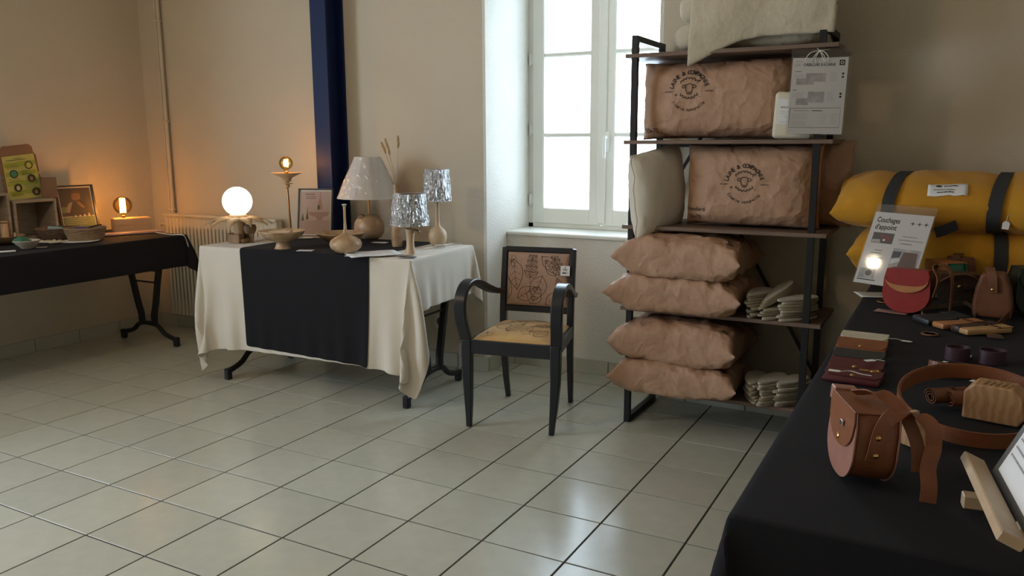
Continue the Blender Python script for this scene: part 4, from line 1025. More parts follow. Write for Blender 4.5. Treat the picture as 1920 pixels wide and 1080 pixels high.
# ------------------------------------------------------------------ left table
ZLT = ZL+.003
def lp(px, py, z=ZLT): q = at(px, py, z=z); return (q.x, q.y, z)
GREYW = mat('weathered_wood', (.30, .235, .17), .75, col2=(.38, .31, .24), stretch=(3, 3, 20), nscale=4)
def crate(label, y0, y1, h, x0=-4.19, x1=-3.985, rz=0):
    r = thing('display_crate', label, 'crate', ((x0+x1)/2, (y0+y1)/2, ZLT), rz, 'open wooden display crates'); d = x1-x0; w = y1-y0; t = .016
    for n_, c, s_ in (('side', (0, -w/2+t/2, h/2), (d, t, h)), ('side', (0, w/2-t/2, h/2), (d, t, h)), ('top', (0, 0, h-t/2), (d, w-2*t, t)), ('bottom', (0, 0, t/2), (d, w-2*t, t)), ('back', (-d/2+.004, 0, h/2), (.006, w-2*t, h-2*t))):
        MB().box(c, s_, bev=.0015).build(n_, GREYW, r)
    return r
crate('open grey wooden crate under the green information panel', .345, .615, .245)
crate('taller open wooden crate at the left edge', .035, .325, .295)
KRAFTBOX = mat('cardboard', (.24, .125, .07), .8, col2=(.27, .145, .08), nscale=8)
gb = thing('information_panel', 'green and yellow information sheet mounted on an opened cardboard box', 'panel', (-4.115, .508, ZLT+.246), rot=(0, R(-6), R(90)))
MB().box((0, .006, .14), (.215, .006, .28)).build('card_back', KRAFTBOX, gb)
po = [(-.102, .28), (.102, .28), (.100, .315), (.080, .334), (-.080, .334), (-.100, .315)]
MB().prism(po, -.003, .003, M=MX((0, .006, 0), (R(90), 0, 0))).build('top_flap', KRAFTBOX, gb)
for s in (-1, 1):
    MB().box((s*.112, .012, .212), (.006, .02, .11)).build('side_flap', KRAFTBOX, gb); MB().box((s*.112, .012, .085), (.006, .02, .11)).build('side_flap', KRAFTBOX, gb)
GREENS = [mat('panel_yellow', (.50, .47, .13), .6), mat('panel_green', (.33, .37, .05), .6), mat('panel_dark', (.05, .045, .02), .7), mat('panel_teal', (.05, .22, .15), .6), mat('panel_cream', (.55, .52, .30), .6), mat('panel_skin', (.36, .18, .10), .6)]
pg = MB().prism([(-.108, .0), (.108, .0), (.100, .272), (-.100, .272)], -.0006, .0006, M=MX((0, .0015, 0), (R(90), 0, 0))).build('sheet', GREENS[0], gb)
ik = Ink()
for k in range(4): ik.rect(-.098, .205-k*.058, .098, .233-k*.058, 1)
fine(ik, -.03, .03, .254, 1, .01, .003, 2); fine(ik, -.08, .08, .243, 1, .01, .004, 2)
for i, (x, y, c_) in enumerate(((.055, .205, 0), (-.048, .162, 3), (.055, .122, 5), (-.040, .075, 4), (.068, .036, 5))):
    ik.disc(x, y, .026, 2); ik.disc(x, y+.0, .019, 1 if i == 0 else (3 if i == 1 else 2)); ik.disc(x, y-.002, .011, c_, ry=.014)
    sx = -1 if x > 0 else 1; rr_ = random.Random(i)
    for j in range(3): fine(ik, (-.085 if sx < 0 else .0), (.015 if sx < 0 else .09), y+.010-j*.010, 1, .01, .0022, 2, rr_)
for k in range(6): ik.disc(.08+.012*nz(k, 1.3), .085+.010*k*.6, .0025, 2)
ik.build('sheet_print', GREENS, lambda a, c: (a, -.0002, c), gb)
ff = thing('cardboard_wing', 'loose brown cardboard panel leaning beside the green information sheet', 'cardboard', (-4.09, .605, ZLT+.247), rot=(R(4), 0, R(50)))
MB().box((.035, 0, .065), (.085, .005, .13)).build('panel', KRAFTBOX, ff); MB().box((-.008, .02, .065), (.005, .045, .13)).build('fold', KRAFTBOX, ff)
# framed portrait poster (print of a seated maker above a green band)
PH = [mat('poster_dark', (.045, .04, .04), .6), mat('poster_green', (.11, .15, .07), .6), mat('poster_skin', (.17, .105, .07), .6), mat('poster_hair', (.07, .045, .03), .6), mat('poster_shirt', (.028, .024, .026), .6), mat('poster_white', (.55, .54, .50), .6), mat('poster_stripe', (.20, .17, .15), .6)]
pf = thing('poster_frame', 'dark framed poster of a bearded person in a dark shirt over a green band', 'frame', (-4.03, .795, ZLT+.022), rot=(R(-11), 0, R(84)))
w, h = .252, .300; b = MB()
for a, c, d, e in ((0, h-.005, w, .010), (0, .005, w, .010), (-w/2+.007, h/2, .014, h), (w/2-.007, h/2, .014, h)): b.box((a, 0, c), (d, .016, e))
b.build('frame', FRAMEB, pf); MB().box((0, .003, h/2), (w-.012, .006, h-.012)).build('poster', PH[5], pf)
ik = Ink(); X = w/2-.022; zt = h-.018
ik.rect(-X, .096, X, zt, 0); ik.rect(-X, .018, X, .092, 1); ik.rect(-X, .12, -X+.06, .16, 1)
ik.poly([(-.075, .115), (-.068, .160), (-.045, .186), (-.02, .197), (.03, .199), (.06, .186), (.088, .155), (X, .125), (X, .105), (-.06, .100)], 4)
ik.poly([(-.075, .125), (-.066, .160), (-.045, .186), (-.022, .192), (-.04, .15), (-.055, .118)], 6)
ik.poly([(-.016, .190), (-.026, .222), (-.020, .246), (.006, .256), (.030, .246), (.034, .220), (.020, .192)], 2); ik.poly([(-.028, .226), (-.026, .252), (-.004, .270), (.026, .266), (.040, .246), (.036, .226), (.028, .246), (-.014, .248)], 3)
ik.poly([(-.016, .190), (-.020, .206), (.002, .202), (.028, .206), (.022, .190), (.004, .180)], 3)
for s in (-.008, .016): ik.disc(s, .229, .0035, 3, ry=.002)
ik.poly([(.004, .186), (.018, .192), (.034, .176), (.050, .152), (.040, .146), (.014, .168)], 2)
rr_ = random.Random(4)
for k in range(9): x = -.035+k*.015; hh = rr_.uniform(.008, .022); ik.poly([(x-.005, .093), (x-.003, .093+hh), (x+.003, .093+hh), (x+.005, .093)], 5 if k % 2 else 0)
for j in range(5): fine(ik, -.085, .06, .080-j*.012, 1, .01, .0016, 5, rr_)
ik.build('poster_print', PH, lambda a, c: (a, -.0006, c), pf)
b = MB(); b.box((0, -.016, -.008), (w+.01, .046, .016), bev=.002); b.box((0, .03, -.012), (.05, .12, .010)); b.build('ledge', PALEW, pf)
# bulb lamp on a wooden block
bk_ = thing('block_lamp', 'glowing amber tube-filament bulb standing on a long wooden block', 'lamp', (-3.862, 1.045, ZLT), R(66))
MB().box((0, 0, .047), (.235, .10, .094), bev=.006).build('block', mat('lamp_block_wood', (.52, .33, .17), .5, col2=(.60, .40, .22), stretch=(3, 30, 30), nscale=2), bk_)
MB().box((0, -.0495, .047), (.234, .003, .0015)).build('joint', DARKW, bk_)
MB().tube([(.055, 0, .094), (.055, 0, .112)], .0022, 6).build('switch', BRASS, bk_)
bulb(bk_, -.045, 0, .100, .060, False, 2.4)
lc = thing('lamp_cord', 'white cord running from the wooden block lamp over the black cloth edge', 'cord', (0, 0, 0))
q = [lp(282, 434, ZLT+.004), lp(300, 437, ZLT+.004), lp(320, 440, ZLT+.004), lp(335, 440, ZLT+.005), lp(345, 442, ZLT+.004)]
e = at(345, 442, z=ZLT+.004); q += [at(350, 452, x=-3.375), at(356, 470, x=-3.372), at(364, 488, x=-3.370), at(370, 505, x=-3.37)]
MB().tube(bez(q, 6), .0032, 6).build('cable', CORD, lc, 60)
fl = thing('pink_folder', 'flat pale pink folder lying in front of the wooden block lamp', 'folder', (-3.735, .955, ZLT), R(70))
PINKF = mat('pink_plastic', (.42, .27, .24), .35)
MB().box((0, 0, .0045), (.36, .13, .009), bev=.003).build('cover', PINKF, fl); MB().box((0, .0, .010), (.34, .115, .002)).build('label_sheet', PINKF, fl)
# baskets and bowls
WEAVE = mat('basket_weave', (.24, .155, .09), .8, col2=(.36, .25, .155), stretch=(1, 1, 14), nscale=18, bump=.6, bscale=90)
def basket(label, loc, rx, ry, h, m):
    r = thing('basket', label, 'basket', loc, R(70), 'baskets on the left table')
    b = MB()
    for k in range(9):
        t = k/8; sc_ = .82+.18*t; b.tube([(rx*sc_*math.cos(a), ry*sc_*math.sin(a), .006+(h-.012)*t+.002*math.sin(a*9+k*math.pi)) for a in [2*math.pi*i/44 for i in range(44)]], h/15, 6, closed=True)
    b.build('wicker_wall', m, r, 60)
    b = MB(); b.lathe([(0, .004), (1, .004), (1, .008), (0, .009)], 32, M=Matrix.Diagonal((rx*.82, ry*.82, 1, 1))); b.build('wicker_floor', m, r)
    b = MB(); b.tube([(rx*1.01*math.cos(a), ry*1.01*math.sin(a), h) for a in [2*math.pi*i/44 for i in range(44)]], .006, 7, closed=True); b.build('rim', m, r, 60); return r
b1 = basket('oval woven basket with a purple pouch, in front of the poster', (-3.66, .575, ZLT), .115, .085, .075, WEAVE)
b2 = basket('darker low woven basket with a pale blue card, beside the crate', (-3.90, .555, ZLT), .13, .09, .065, mat('dark_weave', (.13, .082, .055), .85, col2=(.20, .13, .09), stretch=(1, 1, 14), nscale=18, bump=.5, bscale=90))
pu = thing('purple_pouch', 'small purple pouch with a dark cord lying in the oval basket', 'pouch', (-3.665, .555, ZLT+.040), R(70))
s = Sack(.085, .06, .04, 31, 2.4, .6, .004); s.build('pouch', mat('purple_cloth', (.09, .05, .16), .85), pu, 16, 12).location = (0, 0, .024); MB().tube(bez([(.03, 0, .03), (.07, .01, .042), (.12, .015, .05)], 5), .004, 6).build('cord', BLACKCLOTH, pu, 60)
bc = thing('blue_card', 'pale blue folded card standing in the darker basket', 'card', (-3.90, .53, ZLT+.030), rot=(R(-40), 0, R(60)))
MB().prism([(-.05, 0), (.06, 0), (.045, .05), (-.03, .062)], 0, .002, M=MX((0, 0, 0), (R(90), 0, 0))).build('card', mat('pale_blue', (.26, .40, .43), .6), bc); MB().box((0, .01, .015), (.09, .002, .03)).build('fold', MATS['pale_blue'], bc)
wb = thing('wooden_bowl', 'shallow brown wooden bowl at the left edge', 'bowl', (-3.93, .235, ZLT)); MB().lathe([(.05, 0), (.07, .006), (.10, .028), (.115, .048), (.112, .050), (.09, .032), (.05, .014), (0, .012)], 32).build('bowl', DARKW, wb, 50)
MB().lathe([(.004, .012), (.006, .05), (.004, .065), (0, .066)], 10, M=MX((.03, .05, 0))).build('peg', PALEW, wb, 50)
tv = thing('bud_vase', 'small brown wooden cylinder in the taller crate', 'vase', (-3.99+.03, .262, ZLT+.002)); MB().lathe([(.020, 0), (.021, .06), (.019, .13), (.017, .13), (.016, .05), (0, .05)], 16).build('body', OAK, tv, 50); MB().lathe([(.0205, .116), (.022, .120), (.0205, .126)], 16).build('band', DARKW, tv, 50)
cb = thing('ceramic_bowl', 'small white ceramic bowl with a green cloth inside', 'bowl', (-3.60, .175, ZLT)); MB().lathe([(.030, 0), (.034, .006), (.055, .024), (.070, .045), (.068, .047), (.05, .028), (.02, .012), (0, .011)], 28, wob=.04, seed=6).build('bowl', mat('glazed_white', (.50, .45, .38), .35), cb, 50)
gc = thing('green_cloth', 'bunched dark green cloth in the small white bowl', 'cloth', (-3.605, .150, ZLT+.018)); Sack(.085, .07, .05, 33, 2.2, .6, .008).build('bundle', mat('green_felt', (.04, .14, .08), .9), gc, 18, 16).location = (0, 0, .024)
for i, (px, py, w_, rz_, lb) in enumerate(((84, 455, .10, .5, 'cream cotton cloth scrap left of the baskets'), (108, 455, .10, 1.2, 'cream cotton cloth scrap before the darker basket'))):
    r = thing('cotton_scrap', lb, 'cloth', lp(px, py), rz_, 'cream cloth scraps'); b = MB(); b.grid(lambda a, c: ((a-.5)*w_, (c-.5)*.075, .004+.010*(nz(a*4, c*4, i+2)+.5)*math.sin(a*math.pi)*math.sin(c*math.pi)*2), 14, 12); b.build('scrap', mat('cream_cotton', (.55, .49, .37), .9), r, 60, solid=.002); MB().tube([(-w_/2, -.037, .0045), (0, -.038, .006), (w_/2, -.037, .0045)], .0018, 5).build('hem', MATS['cream_cotton'], r)
pl_ = thing('white_saucer', 'thin white saucer showing under the oval woven basket', 'saucer', (-3.655, .53, ZL+.0025)); MB().lathe([(.05, 0), (.09, .001), (.112, .003), (.113, .0036), (.09, .0026), (0, .002)], 36).build('saucer', PAPER, pl_, 50); MB().lathe([(.112, .0032), (.114, .0038), (.112, .0044)], 36).build('rim', PAPER, pl_)
for i, (px, py, w_, d_, rz_, lb) in enumerate(((6, 472, .12, .08, R(60), 'white leaflet at the left table edge, cut by the picture border'), (77, 464, .06, .03, R(50), 'small white slip in front of the ceramic bowl'))):
    q = lp(px, py); r = flat_paper('leaflet', lb, 'paper', px, py, w_, d_, rz_, ZLT, ls=0); r.location = q
for i, (px, py, rz_, lb) in enumerate(((52, 442, .8, 'dark flat wooden offcut left of the darker basket'), (68, 445, 1.5, 'dark flat wooden offcut against the darker basket'))):
    r = thing('wood_offcut', lb, 'wood', lp(px, py), rz_, 'dark offcuts on the left table'); MB().prism([(-.06, -.02), (.05, -.03), (.07, .0), (.03, .03), (-.05, .022)], 0, .012).build('offcut', DARKW, r); MB().box((0, 0, .0125), (.06, .02, .003), bev=.001).build('bark', mat('bark', (.06, .04, .03), .9), r)

# ------------------------------------------------------------------ right table: futon roll and leather goods
ZRT = ZR+.003
def rp(px, py, z=ZRT): q = at(px, py, z=z); return (q.x, q.y, z)
def lea(name, c, rough=.42): return mat(name, c, rough, col2=tuple(min(1, q*1.18) for q in c), nscale=25, bump=.12, bscale=220, spec=.5)
TAN = lea('tan_leather', (.20, .068, .028)); REDL = lea('red_leather', (.26, .022, .02)); BROWN = lea('brown_leather', (.15, .058, .028)); DBROWN = lea('dark_brown_leather', (.045, .024, .017))
ORANGE = lea('orange_leather', (.40, .17, .065)); GREENL = lea('green_leather', (.014, .115, .065)); BURG = lea('burgundy_leather', (.085, .014, .018)); CREAML = lea('cream_leather', (.50, .46, .37)); GREYL = lea('charcoal_leather', (.028, .027, .026)); NATL = lea('natural_leather', (.46, .27, .12)); NAVYL = lea('slate_leather', (.022, .027, .034)); SHEENL = lea('sheen_leather', (.34, .165, .125), .3)  # last one: pinkish glossy sheen of the front bag's face, put into its colour
GOLD = mat('gold_stud', (.60, .38, .14), .28, metal=1)
def stud(parent, M, r=.006): MB().lathe([(r, 0), (r, .0015), (r*.6, .0035), (0, .004)], 12, M=M).build('stud', GOLD, parent, 40)
# yellow futon roll
MUST = mat('mustard_canvas', (.50, .235, .012), .9, col2=(.55, .265, .018), nscale=4, bump=.25, bscale=16, bdetail=3, sheen=.1)
STRAP = mat('grey_webbing', (.035, .036, .040), .8, bump=.3, bscale=260)
fu = thing('rolled_futon', 'mustard yellow rolled futon with dark grey straps at the far end of the right table', 'futon', (1.20, 1.15, ZRT))
class Roll(Sack):
    def __init__(s, *a, straps=(), **k): super().__init__(*a, **k); s.straps = straps
    def pt(s, u, v, side):
        p = super().pt(u, v, side); q = 1
        for x0 in s.straps: q -= .13*math.exp(-((p.x-x0)/.045)**2)
        p.z *= q; p.y *= .4+.6*q
        p.z += .006*nz(p.x*18, v*2, s.seed)*(1-abs(v)); return p
lo = Roll(1.10, .36, .275, seed=41, pw=5, q=.5, crumple=.008, flat=.130, ear=.02, pv=2.2, straps=(-.02,)); up = Roll(1.20, .40, .215, seed=42, pw=7, q=.5, crumple=.009, ear=.02, pv=2.3, straps=(-.36, -.0))
o = lo.build('lower_roll', MUST, fu, 60, 40); o.location = (0, 0, .130)
UPM = MX((-.02, -.015, .345), (R(14), 0, 0)); o = up.build('upper_fold', MUST, fu, 70, 44); o.matrix_local = UPM
def loop(name, S_, x, M, w=.042, off=.006, sl=0, v0=-1, v1=1, sides=(1, -1)):
    P_ = []
    for sd in sides:
        for k in range(19):
            v = (v0+(v1-v0)*k/18)*.995*sd*(1 if sides[0] == 1 else 1); p = S_.pt((x+sl*v)/(S_.w/2), v, sd)
            n_ = Vector((0, p.y*.6, p.z)).normalized(); P_.append(M@(p+n_*off))
    return MB().ribbon(P_, (1, 0, 0), w, .003, closed=len(sides) == 2).build(name, STRAP, fu, 60)
loop('strap', up, -.36, UPM, .044, .007, sl=.03); loop('strap', up, .0, UPM, .046, .007, sl=.03); loop('strap', lo, -.03, MX((0, 0, .130)), .046, .008, sl=-.02)
MB().ribbon(bez([UPM@Vector((-.145, -.196, -.03)), UPM@Vector((-.185, -.215, -.045)), UPM@Vector((-.215, -.21, -.06))], 5), (.2, 0, 1), .040, .004).build('strap_end', STRAP, fu, 60)
def onup(x, v, lift):
    p = up.pt(x/(up.w/2), v, 1); e = .004; a = up.pt((x+e)/(up.w/2), v, 1)-p; b_ = up.pt(x/(up.w/2), v+e, 1)-p; n_ = a.cross(b_).normalized(); return UPM@(p+n_*lift)
b = MB(); b.grid(lambda a, c: onup(-.255+a*.135, -.80+c*.30, .004), 10, 8); lab = b.build('care_label', PAPER, fu, 60, solid=.0008)
ik2 = Ink(); ik2.disc(-.030, .032, .011); fine(ik2, -.012, .040, .027, 1, .01, .010, 0); fine(ik2, -.046, .060, -.010, 1, .01, .006, 0); fine(ik2, -.034, .044, -.034, 1, .01, .008, 0)
ik2.build('label_print', INK, lambda a, c: onup(-.1875+a, -.65+c*2.6, .0055), lab)
bd = at(1747, 477, y=1.005); MB().lathe([(0, 0), (.018, 0), (.019, .001), (.018, .002), (0, .0022)], 18, M=Matrix.Translation(bd-fu.location)@Matrix.Rotation(R(80), 4, 'X')).build('round_badge', mat('pale_badge', (.36, .25, .19), .7), fu, 40)
tp = at(1886, 422, y=.955); tg = MB().prism([(-.011, -.016), (.011, -.016), (.012, .006), (.006, .014), (-.006, .014), (-.012, .006)], -.0005, .0005, M=Matrix.Translation(tp-fu.location)@Matrix.Rotation(R(84), 4, 'X')@Matrix.Rotation(R(-6), 4, 'Z')).build('price_tag', PAPER, fu)
a_ = tp-fu.location; MB().tube(bez([a_+Vector((0, -.001, .012)), a_+Vector((.004, 0, .035)), a_+Vector((.014, .012, .055))], 5), .0012, 5).build('tag_string', STRING, fu)
# printed sheet in a sleeve leaning against the roll
q = at(1675, 468, y=.825)
cs = sheet('futon_price_sheet', 'white printed sheet in a clear sleeve leaning on the yellow futon', 'sign', Matrix.Translation(q)@Matrix.Rotation(R(-16), 4, 'Z')@Matrix.Rotation(R(-30), 4, 'X')@Matrix.Rotation(R(2), 4, 'Y'), .214, .300, sleeve=(.004, .004, .002, .034))
ik = Ink(); ik.text('Couchages', -.092, .108, .030, 0, align='l', bold=.025, width=.085); ik.text("d'appoint", -.092, .078, .030, 0, align='l', bold=.025, width=.080)
for k in range(3):
    x = .040+k*.024; pts = []
    for i in range(8): a = i*math.pi/4; r_ = .011 if i % 2 == 0 else .0028; pts.append((x+r_*math.cos(a), .112+r_*math.sin(a)))
    ik.poly(pts)
CP = [INK, GREYTXT, mat('photo_charcoal', (.09, .085, .085), .6), mat('photo_red', (.28, .05, .06), .6), mat('photo_brown', (.15, .085, .075), .6), mat('photo_blue', (.06, .07, .11), .6), GREYPIC, PAPER]
ik.rect(-.090, .020, -.012, .064, 2); ik.disc(-.036, .040, .012, 3); ik.disc(-.055, .050, .007, 3); ik.disc(-.045, .034, .005, 7); ik.poly([(-.088, .022), (-.055, .022), (-.060, .036), (-.088, .034)], 6)
ik.rect(.0, -.080, .100, .006, 6); ik.poly([(.030, -.078), (.096, -.078), (.090, -.006), (.040, -.006)], 4); ik.poly([(.002, -.006), (.034, -.006), (.030, -.030), (.002, -.034)], 5); ik.poly([(.002, -.040), (.030, -.030), (.036, -.044), (.004, -.060)], 7)
fine(ik, .020, .085, .054, 1, .01, .004, 1); fine(ik, .008, .100, .039, 1, .01, .004, 1); fine(ik, .018, .080, .024, 1, .01, .005, 1); fine(ik, -.066, -.036, -.012, 1, .01, .004, 1); fine(ik, -.078, -.026, -.024, 1, .01, .004, 1); fine(ik, -.080, -.022, -.044, 3, .012, .005, 1)
ik.rect(-.098, -.128, -.040, -.088, 6); ik.disc(-.062, -.106, .012, 2); ik.rect(-.098, -.136, -.030, -.132, 2)
ik.build('sheet_print', CP, lambda a, c: (a, -.0006, c), cs)
flat_paper('leaflet', 'grey printed leaflet under the leaning futon sheet', 'paper', 1640, 553, .13, .11, R(20), ZRT, ls=6)
flat_paper('card', 'pink price card in front of the red saddle bag', 'card', 1672, 585, .105, .055, R(-12), ZRT, mat('pink_card', (.36, .20, .17), .6), ls=1)
r = thing('leather_disc', 'round tan leather coaster beside the red saddle bag', 'coaster', rp(1658, 566)); MB().lathe([(0, 0), (.026, 0), (.026, .003), (0, .003)], 28).build('disc', TAN, r, 40); MB().lathe([(.022, .003), (.0225, .0036), (.023, .003)], 28).build('stitching', NATL, r)

def dshape(w, h, n=20, top=.86, flat=.45):
    """horseshoe outline: flat top, rounded bottom; z from 0 (bottom) to h"""
    pts = [(-w/2*top, h), (w/2*top, h)]
    zc_ = h*flat; out = [(w/2*top, h), (w/2*.97, h*.80)]
    for k in range(n+1):
        a = -math.pi*k/n; x = w/2*math.copysign(abs(math.cos(a))**.85, math.cos(a)); z = zc_+zc_*math.sin(a); out.append((x, z))
    out += [(-w/2*.97, h*.80), (-w/2*top, h)]
    return out
RX = Matrix.Rotation(R(90), 4, 'X')
def saddle_bag(label, loc, rz, w, h, t, m, flap_m=None, flap=.55, trim=None, inner=None, tilt=0, strap=None, strap_m=None, name='saddle_bag', studs=True, lip=None):
    r = thing(name, label, 'bag', loc, rot=(R(tilt), 0, rz)); o_ = dshape(w, h)
    for s_, nm in ((-1, 'front_panel'), (1, 'back_panel')): MB().prism(o_, -.0015, .0015, M=Matrix.Translation((0, s_*t/2, 0))@RX).build(nm, m, r)
    b = MB(); P_ = [(x, 0, z) for x, z in o_[0:]]; k = len(P_); vs = []; fs = []
    for (x, _, z) in P_:
        q = .0035
        cx_, cz_ = x*(1-2*q/w), z+(q if z < h*.3 else 0)
        for yy, bul in ((-t/2, 0), (-t/4, .003), (0, .005), (t/4, .003), (t/2, 0)): vs.append((cx_*(1+bul/w*2), yy, cz_))
    for i in range(k-1):
        for j in range(4): fs.append((i*5+j, i*5+j+1, (i+1)*5+j+1, (i+1)*5+j))
    b.add(vs, fs); gus = b.build('gusset', trim or m, r, 50, solid=.0025)
    if flap_m:
        fh = h*flap; z0 = h-fh; n = 14; po = [(-w/2*.87, h+.002), (-w/2*.93, h*.86)]
        for k in range(n+1): a = math.pi+math.pi*k/n; po.append((w/2*.90*math.cos(a), z0+fh*.62+fh*.62*math.sin(a)))
        po += [(w/2*.93, h*.86), (w/2*.87, h+.002)]
        f = MB().prism(po, -.0013, .0013, M=Matrix.Translation((0, -t/2-.0045, 0))@RX).build('flap', flap_m, r)
        MB().box((0, 0, h+.0015), (w*.86, t+.010, .003), bev=.001).build('flap_top', flap_m, f)
        if studs: stud(f, Matrix.Translation((0, -t/2-.006, z0+.016))@RX)
        if lip: 
            m2 = [(x*1.0, z+fh*.10) for x, z in po[1:-1]]; po2 = [p for p in po[2:-2]]+[(x, z+fh*.30*(1-(x/(w*.5))**2)) for x, z in reversed(po[2:-2])]
            MB().prism(po2, -.0010, .0010, M=Matrix.Translation((0, -t/2-.0068, 0))@RX).build('flap_trim', lip, f)
    if strap:
        for path, wd_, w_ in strap: MB().ribbon(bez(path, 7), wd_, w_, .003).build('strap', strap_m or m, r, 50)
    return r
sb = saddle_bag('red round saddle bag with an orange crescent flap beside the futon sheet', rp(1700, 584), R(-10), .150, .145, .085, REDL, REDL, .52, trim=BROWN, tilt=-4, lip=ORANGE, studs=False,
   strap=[([(.082, -.02, .06), (.092, -.02, .12), (.075, .0, .160), (.105, .015, .165), (.125, .02, .13), (.130, .02, .06), (.130, .02, .012)], (0, 1, .1), .040)], strap_m=BROWN)
saddle_bag('green saddle bag with a tan flap behind the brown straps', rp(1768, 556), R(-55), .15, .135, .07, GREENL, ORANGE, .5, trim=GREENL)
saddle_bag('dark brown leather bag with a looped strap in the middle of the bag row', rp(1792, 572), R(8), .140, .115, .07, DBROWN, DBROWN, .5, trim=DBROWN,
   strap=[([(-.07, -.045, .085), (-.02, -.055, .118), (.03, -.06, .118), (.075, -.06, .085), (.080, -.06, .045), (.055, -.06, .010)], (0, 1, 0), .014)], strap_m=BROWN)
saddle_bag('brown leather bag standing behind the dark bag, tall strap on top', rp(1795, 553), R(5), .10, .145, .06, BROWN, BROWN, .5, trim=BROWN, strap=[([(-.02, -.034, .09), (-.02, -.036, .150), (-.005, .0, .160), (.0, .034, .14)], (1, 0, 0), .026)])
nb = thing('tall_leather_bag', 'upright brown leather bag with a strap end stud, right of the bag row', 'bag', rp(1858, 592), R(-6))
b = MB(); o_ = [(-.052, 0), (-.056, .05), (-.050, .10), (-.036, .148), (.030, .148), (.050, .10), (.060, .05), (.060, 0)]
b.prism(o_, -.05, .05, M=RX); o = b.build('body', BROWN, nb); md = o.modifiers.new('bevel', 'BEVEL'); md.width = .010; md.segments = 3
MB().ribbon(bez([(-.018, .04, .155), (-.016, 0, .164), (-.012, -.042, .158), (-.004, -.056, .135), (.0, -.058, .10), (.0, -.058, .088)], 6), (1, 0, 0), .028, .003).build('strap', BROWN, nb, 50); stud(nb, Matrix.Translation((.0, -.0596, .098))@RX, .005)
sp = thing('leather_strap', 'long brown leather strap trailing to the right edge behind the cases', 'strap', (0, 0, 0)); MB().ribbon(bez([rp(1868, 612, ZRT+.012), rp(1890, 590, ZRT+.02), rp(1912, 565, ZRT+.03), rp(1940, 535, ZRT+.035)], 6), (.2, .3, 1), .024, .003).build('strap', BROWN, sp, 50); MB().ribbon([rp(1868, 613, ZRT+.010), rp(1863, 617, ZRT+.006)], (.2, .3, 1), .018, .003).build('tip', BROWN, sp)
gs = thing('grey_strap', 'thin grey-brown leather strap curling on the cloth before the dark bag', 'strap', (0, 0, 0)); MB().ribbon(bez([rp(1742, 600, ZRT+.008), rp(1728, 588, ZRT+.010), rp(1738, 577, ZRT+.012), rp(1775, 573, ZRT+.014), rp(1805, 568, ZRT+.016), rp(1822, 575, ZRT+.014), rp(1828, 590, ZRT+.009)], 7), (0, .1, 1), .014, .0028).build('strap', mat('taupe_leather', (.16, .115, .085), .5), gs, 50); MB().ribbon([rp(1744, 602, ZRT+.008), rp(1752, 606, ZRT+.007)], (0, .1, 1), .014, .0028).build('buckle_end', BRASS, gs)
dk = saddle_bag('very dark green bag cut off at the right edge of the bag row', rp(1938, 590), R(20), .16, .16, .08, mat('dark_green_leather', (.018, .024, .014), .5), MATS['dark_green_leather'], .5, trim=MATS['dark_green_leather'])
# glasses cases
def case(label, px, py, rz, L_, w_, t_, m, band=None, tri=True, dz=0, tilt=0):
    r = thing('leather_case', label, 'case', rp(px, py, ZRT+dz), rot=(R(tilt), 0, rz), group='slim leather cases'); b = MB(); b.box((0, 0, t_/2), (L_, w_, t_), bev=min(.006, t_*.45), seg=2); b.build('body', m, r, 40)
    x = L_*.22; MB().prism([(x-.012, -w_/2), (x+.012, 0), (x-.012, w_/2), (L_/2, w_/2), (L_/2, -w_/2)], t_+.0002, t_+.0022).build('flap', m, r)
    if band: MB().box((x-.002, 0, t_+.0026), (.004, w_+.003, .0016)).build('band', band, r)
    return r
case('dark slate leather case, leftmost of the row of cases', 1764, 603, R(43), .165, .075, .020, NAVYL, tilt=4)
case('orange leather glasses case with a dark band, between two dark cases', 1797, 613, R(40), .155, .052, .018, ORANGE, BLACKMETAL, dz=.001)
case('dark brown leather case between the orange and the pale case', 1826, 620, R(43), .150, .036, .022, DBROWN, dz=.0005)
case('pale natural leather case with a dark band, rightmost of the row', 1846, 624, R(40), .160, .045, .018, NATL, BLACKMETAL, dz=.001)
r = thing('leather_disc', 'oval tan leather piece lying below the slate case', 'coaster', rp(1743, 627)); MB().lathe([(0, 0), (.024, 0), (.024, .003), (0, .003)], 28).build('disc', TAN, r, 40); MB().lathe([(.020, .003), (.0205, .0036), (.021, .003)], 28).build('stitching', NATL, r)
r = thing('leather_swatch', 'small dark rose leather swatch below the pale case', 'swatch', rp(1865, 632), R(5)); MB().box((0, 0, .002), (.042, .05, .004), bev=.001).build('swatch', mat('mauve_leather', (.07, .04, .035), .5), r); MB().box((0, .02, .0042), (.03, .002, .001)).build('stitching', NATL, r)
# wallets laid like shingles
def wallet(label, px, py, rz, L_, w_, t_, m, tilt, st=True, flap=True, dz=.002):
    r = thing('leather_wallet', label, 'wallet', rp(px, py, ZRT+dz), rot=(R(tilt), 0, rz), group='row of leather wallets')
    MB().box((0, 0, t_/2), (L_, w_, t_), bev=.003, seg=2).build('body', m, r, 40)
    if flap: MB().prism([(-L_/2, w_/2), (-L_/2, 0), (-L_*.42, -w_*.22), (L_*.42, -w_*.22), (L_/2, 0), (L_/2, w_/2)], t_, t_+.0022).build('flap', m, r)
    if st: stud(r, Matrix.Translation((0, -w_*.12, t_+.002)), .0055)
    return r
wallet('cream leather wallet, farthest of the wallet row', 1619, 638, R(-3), .128, .085, .010, CREAML, 5, st=False, dz=.004)
wallet('tan leather wallet with a brass stud, second of the wallet row', 1614, 655, R(-3), .130, .085, .012, TAN, 12, dz=.004)
wallet('charcoal leather wallet with a white tag, middle of the wallet row', 1608, 674, R(-4), .128, .080, .010, GREYL, 10, st=False, dz=.004)
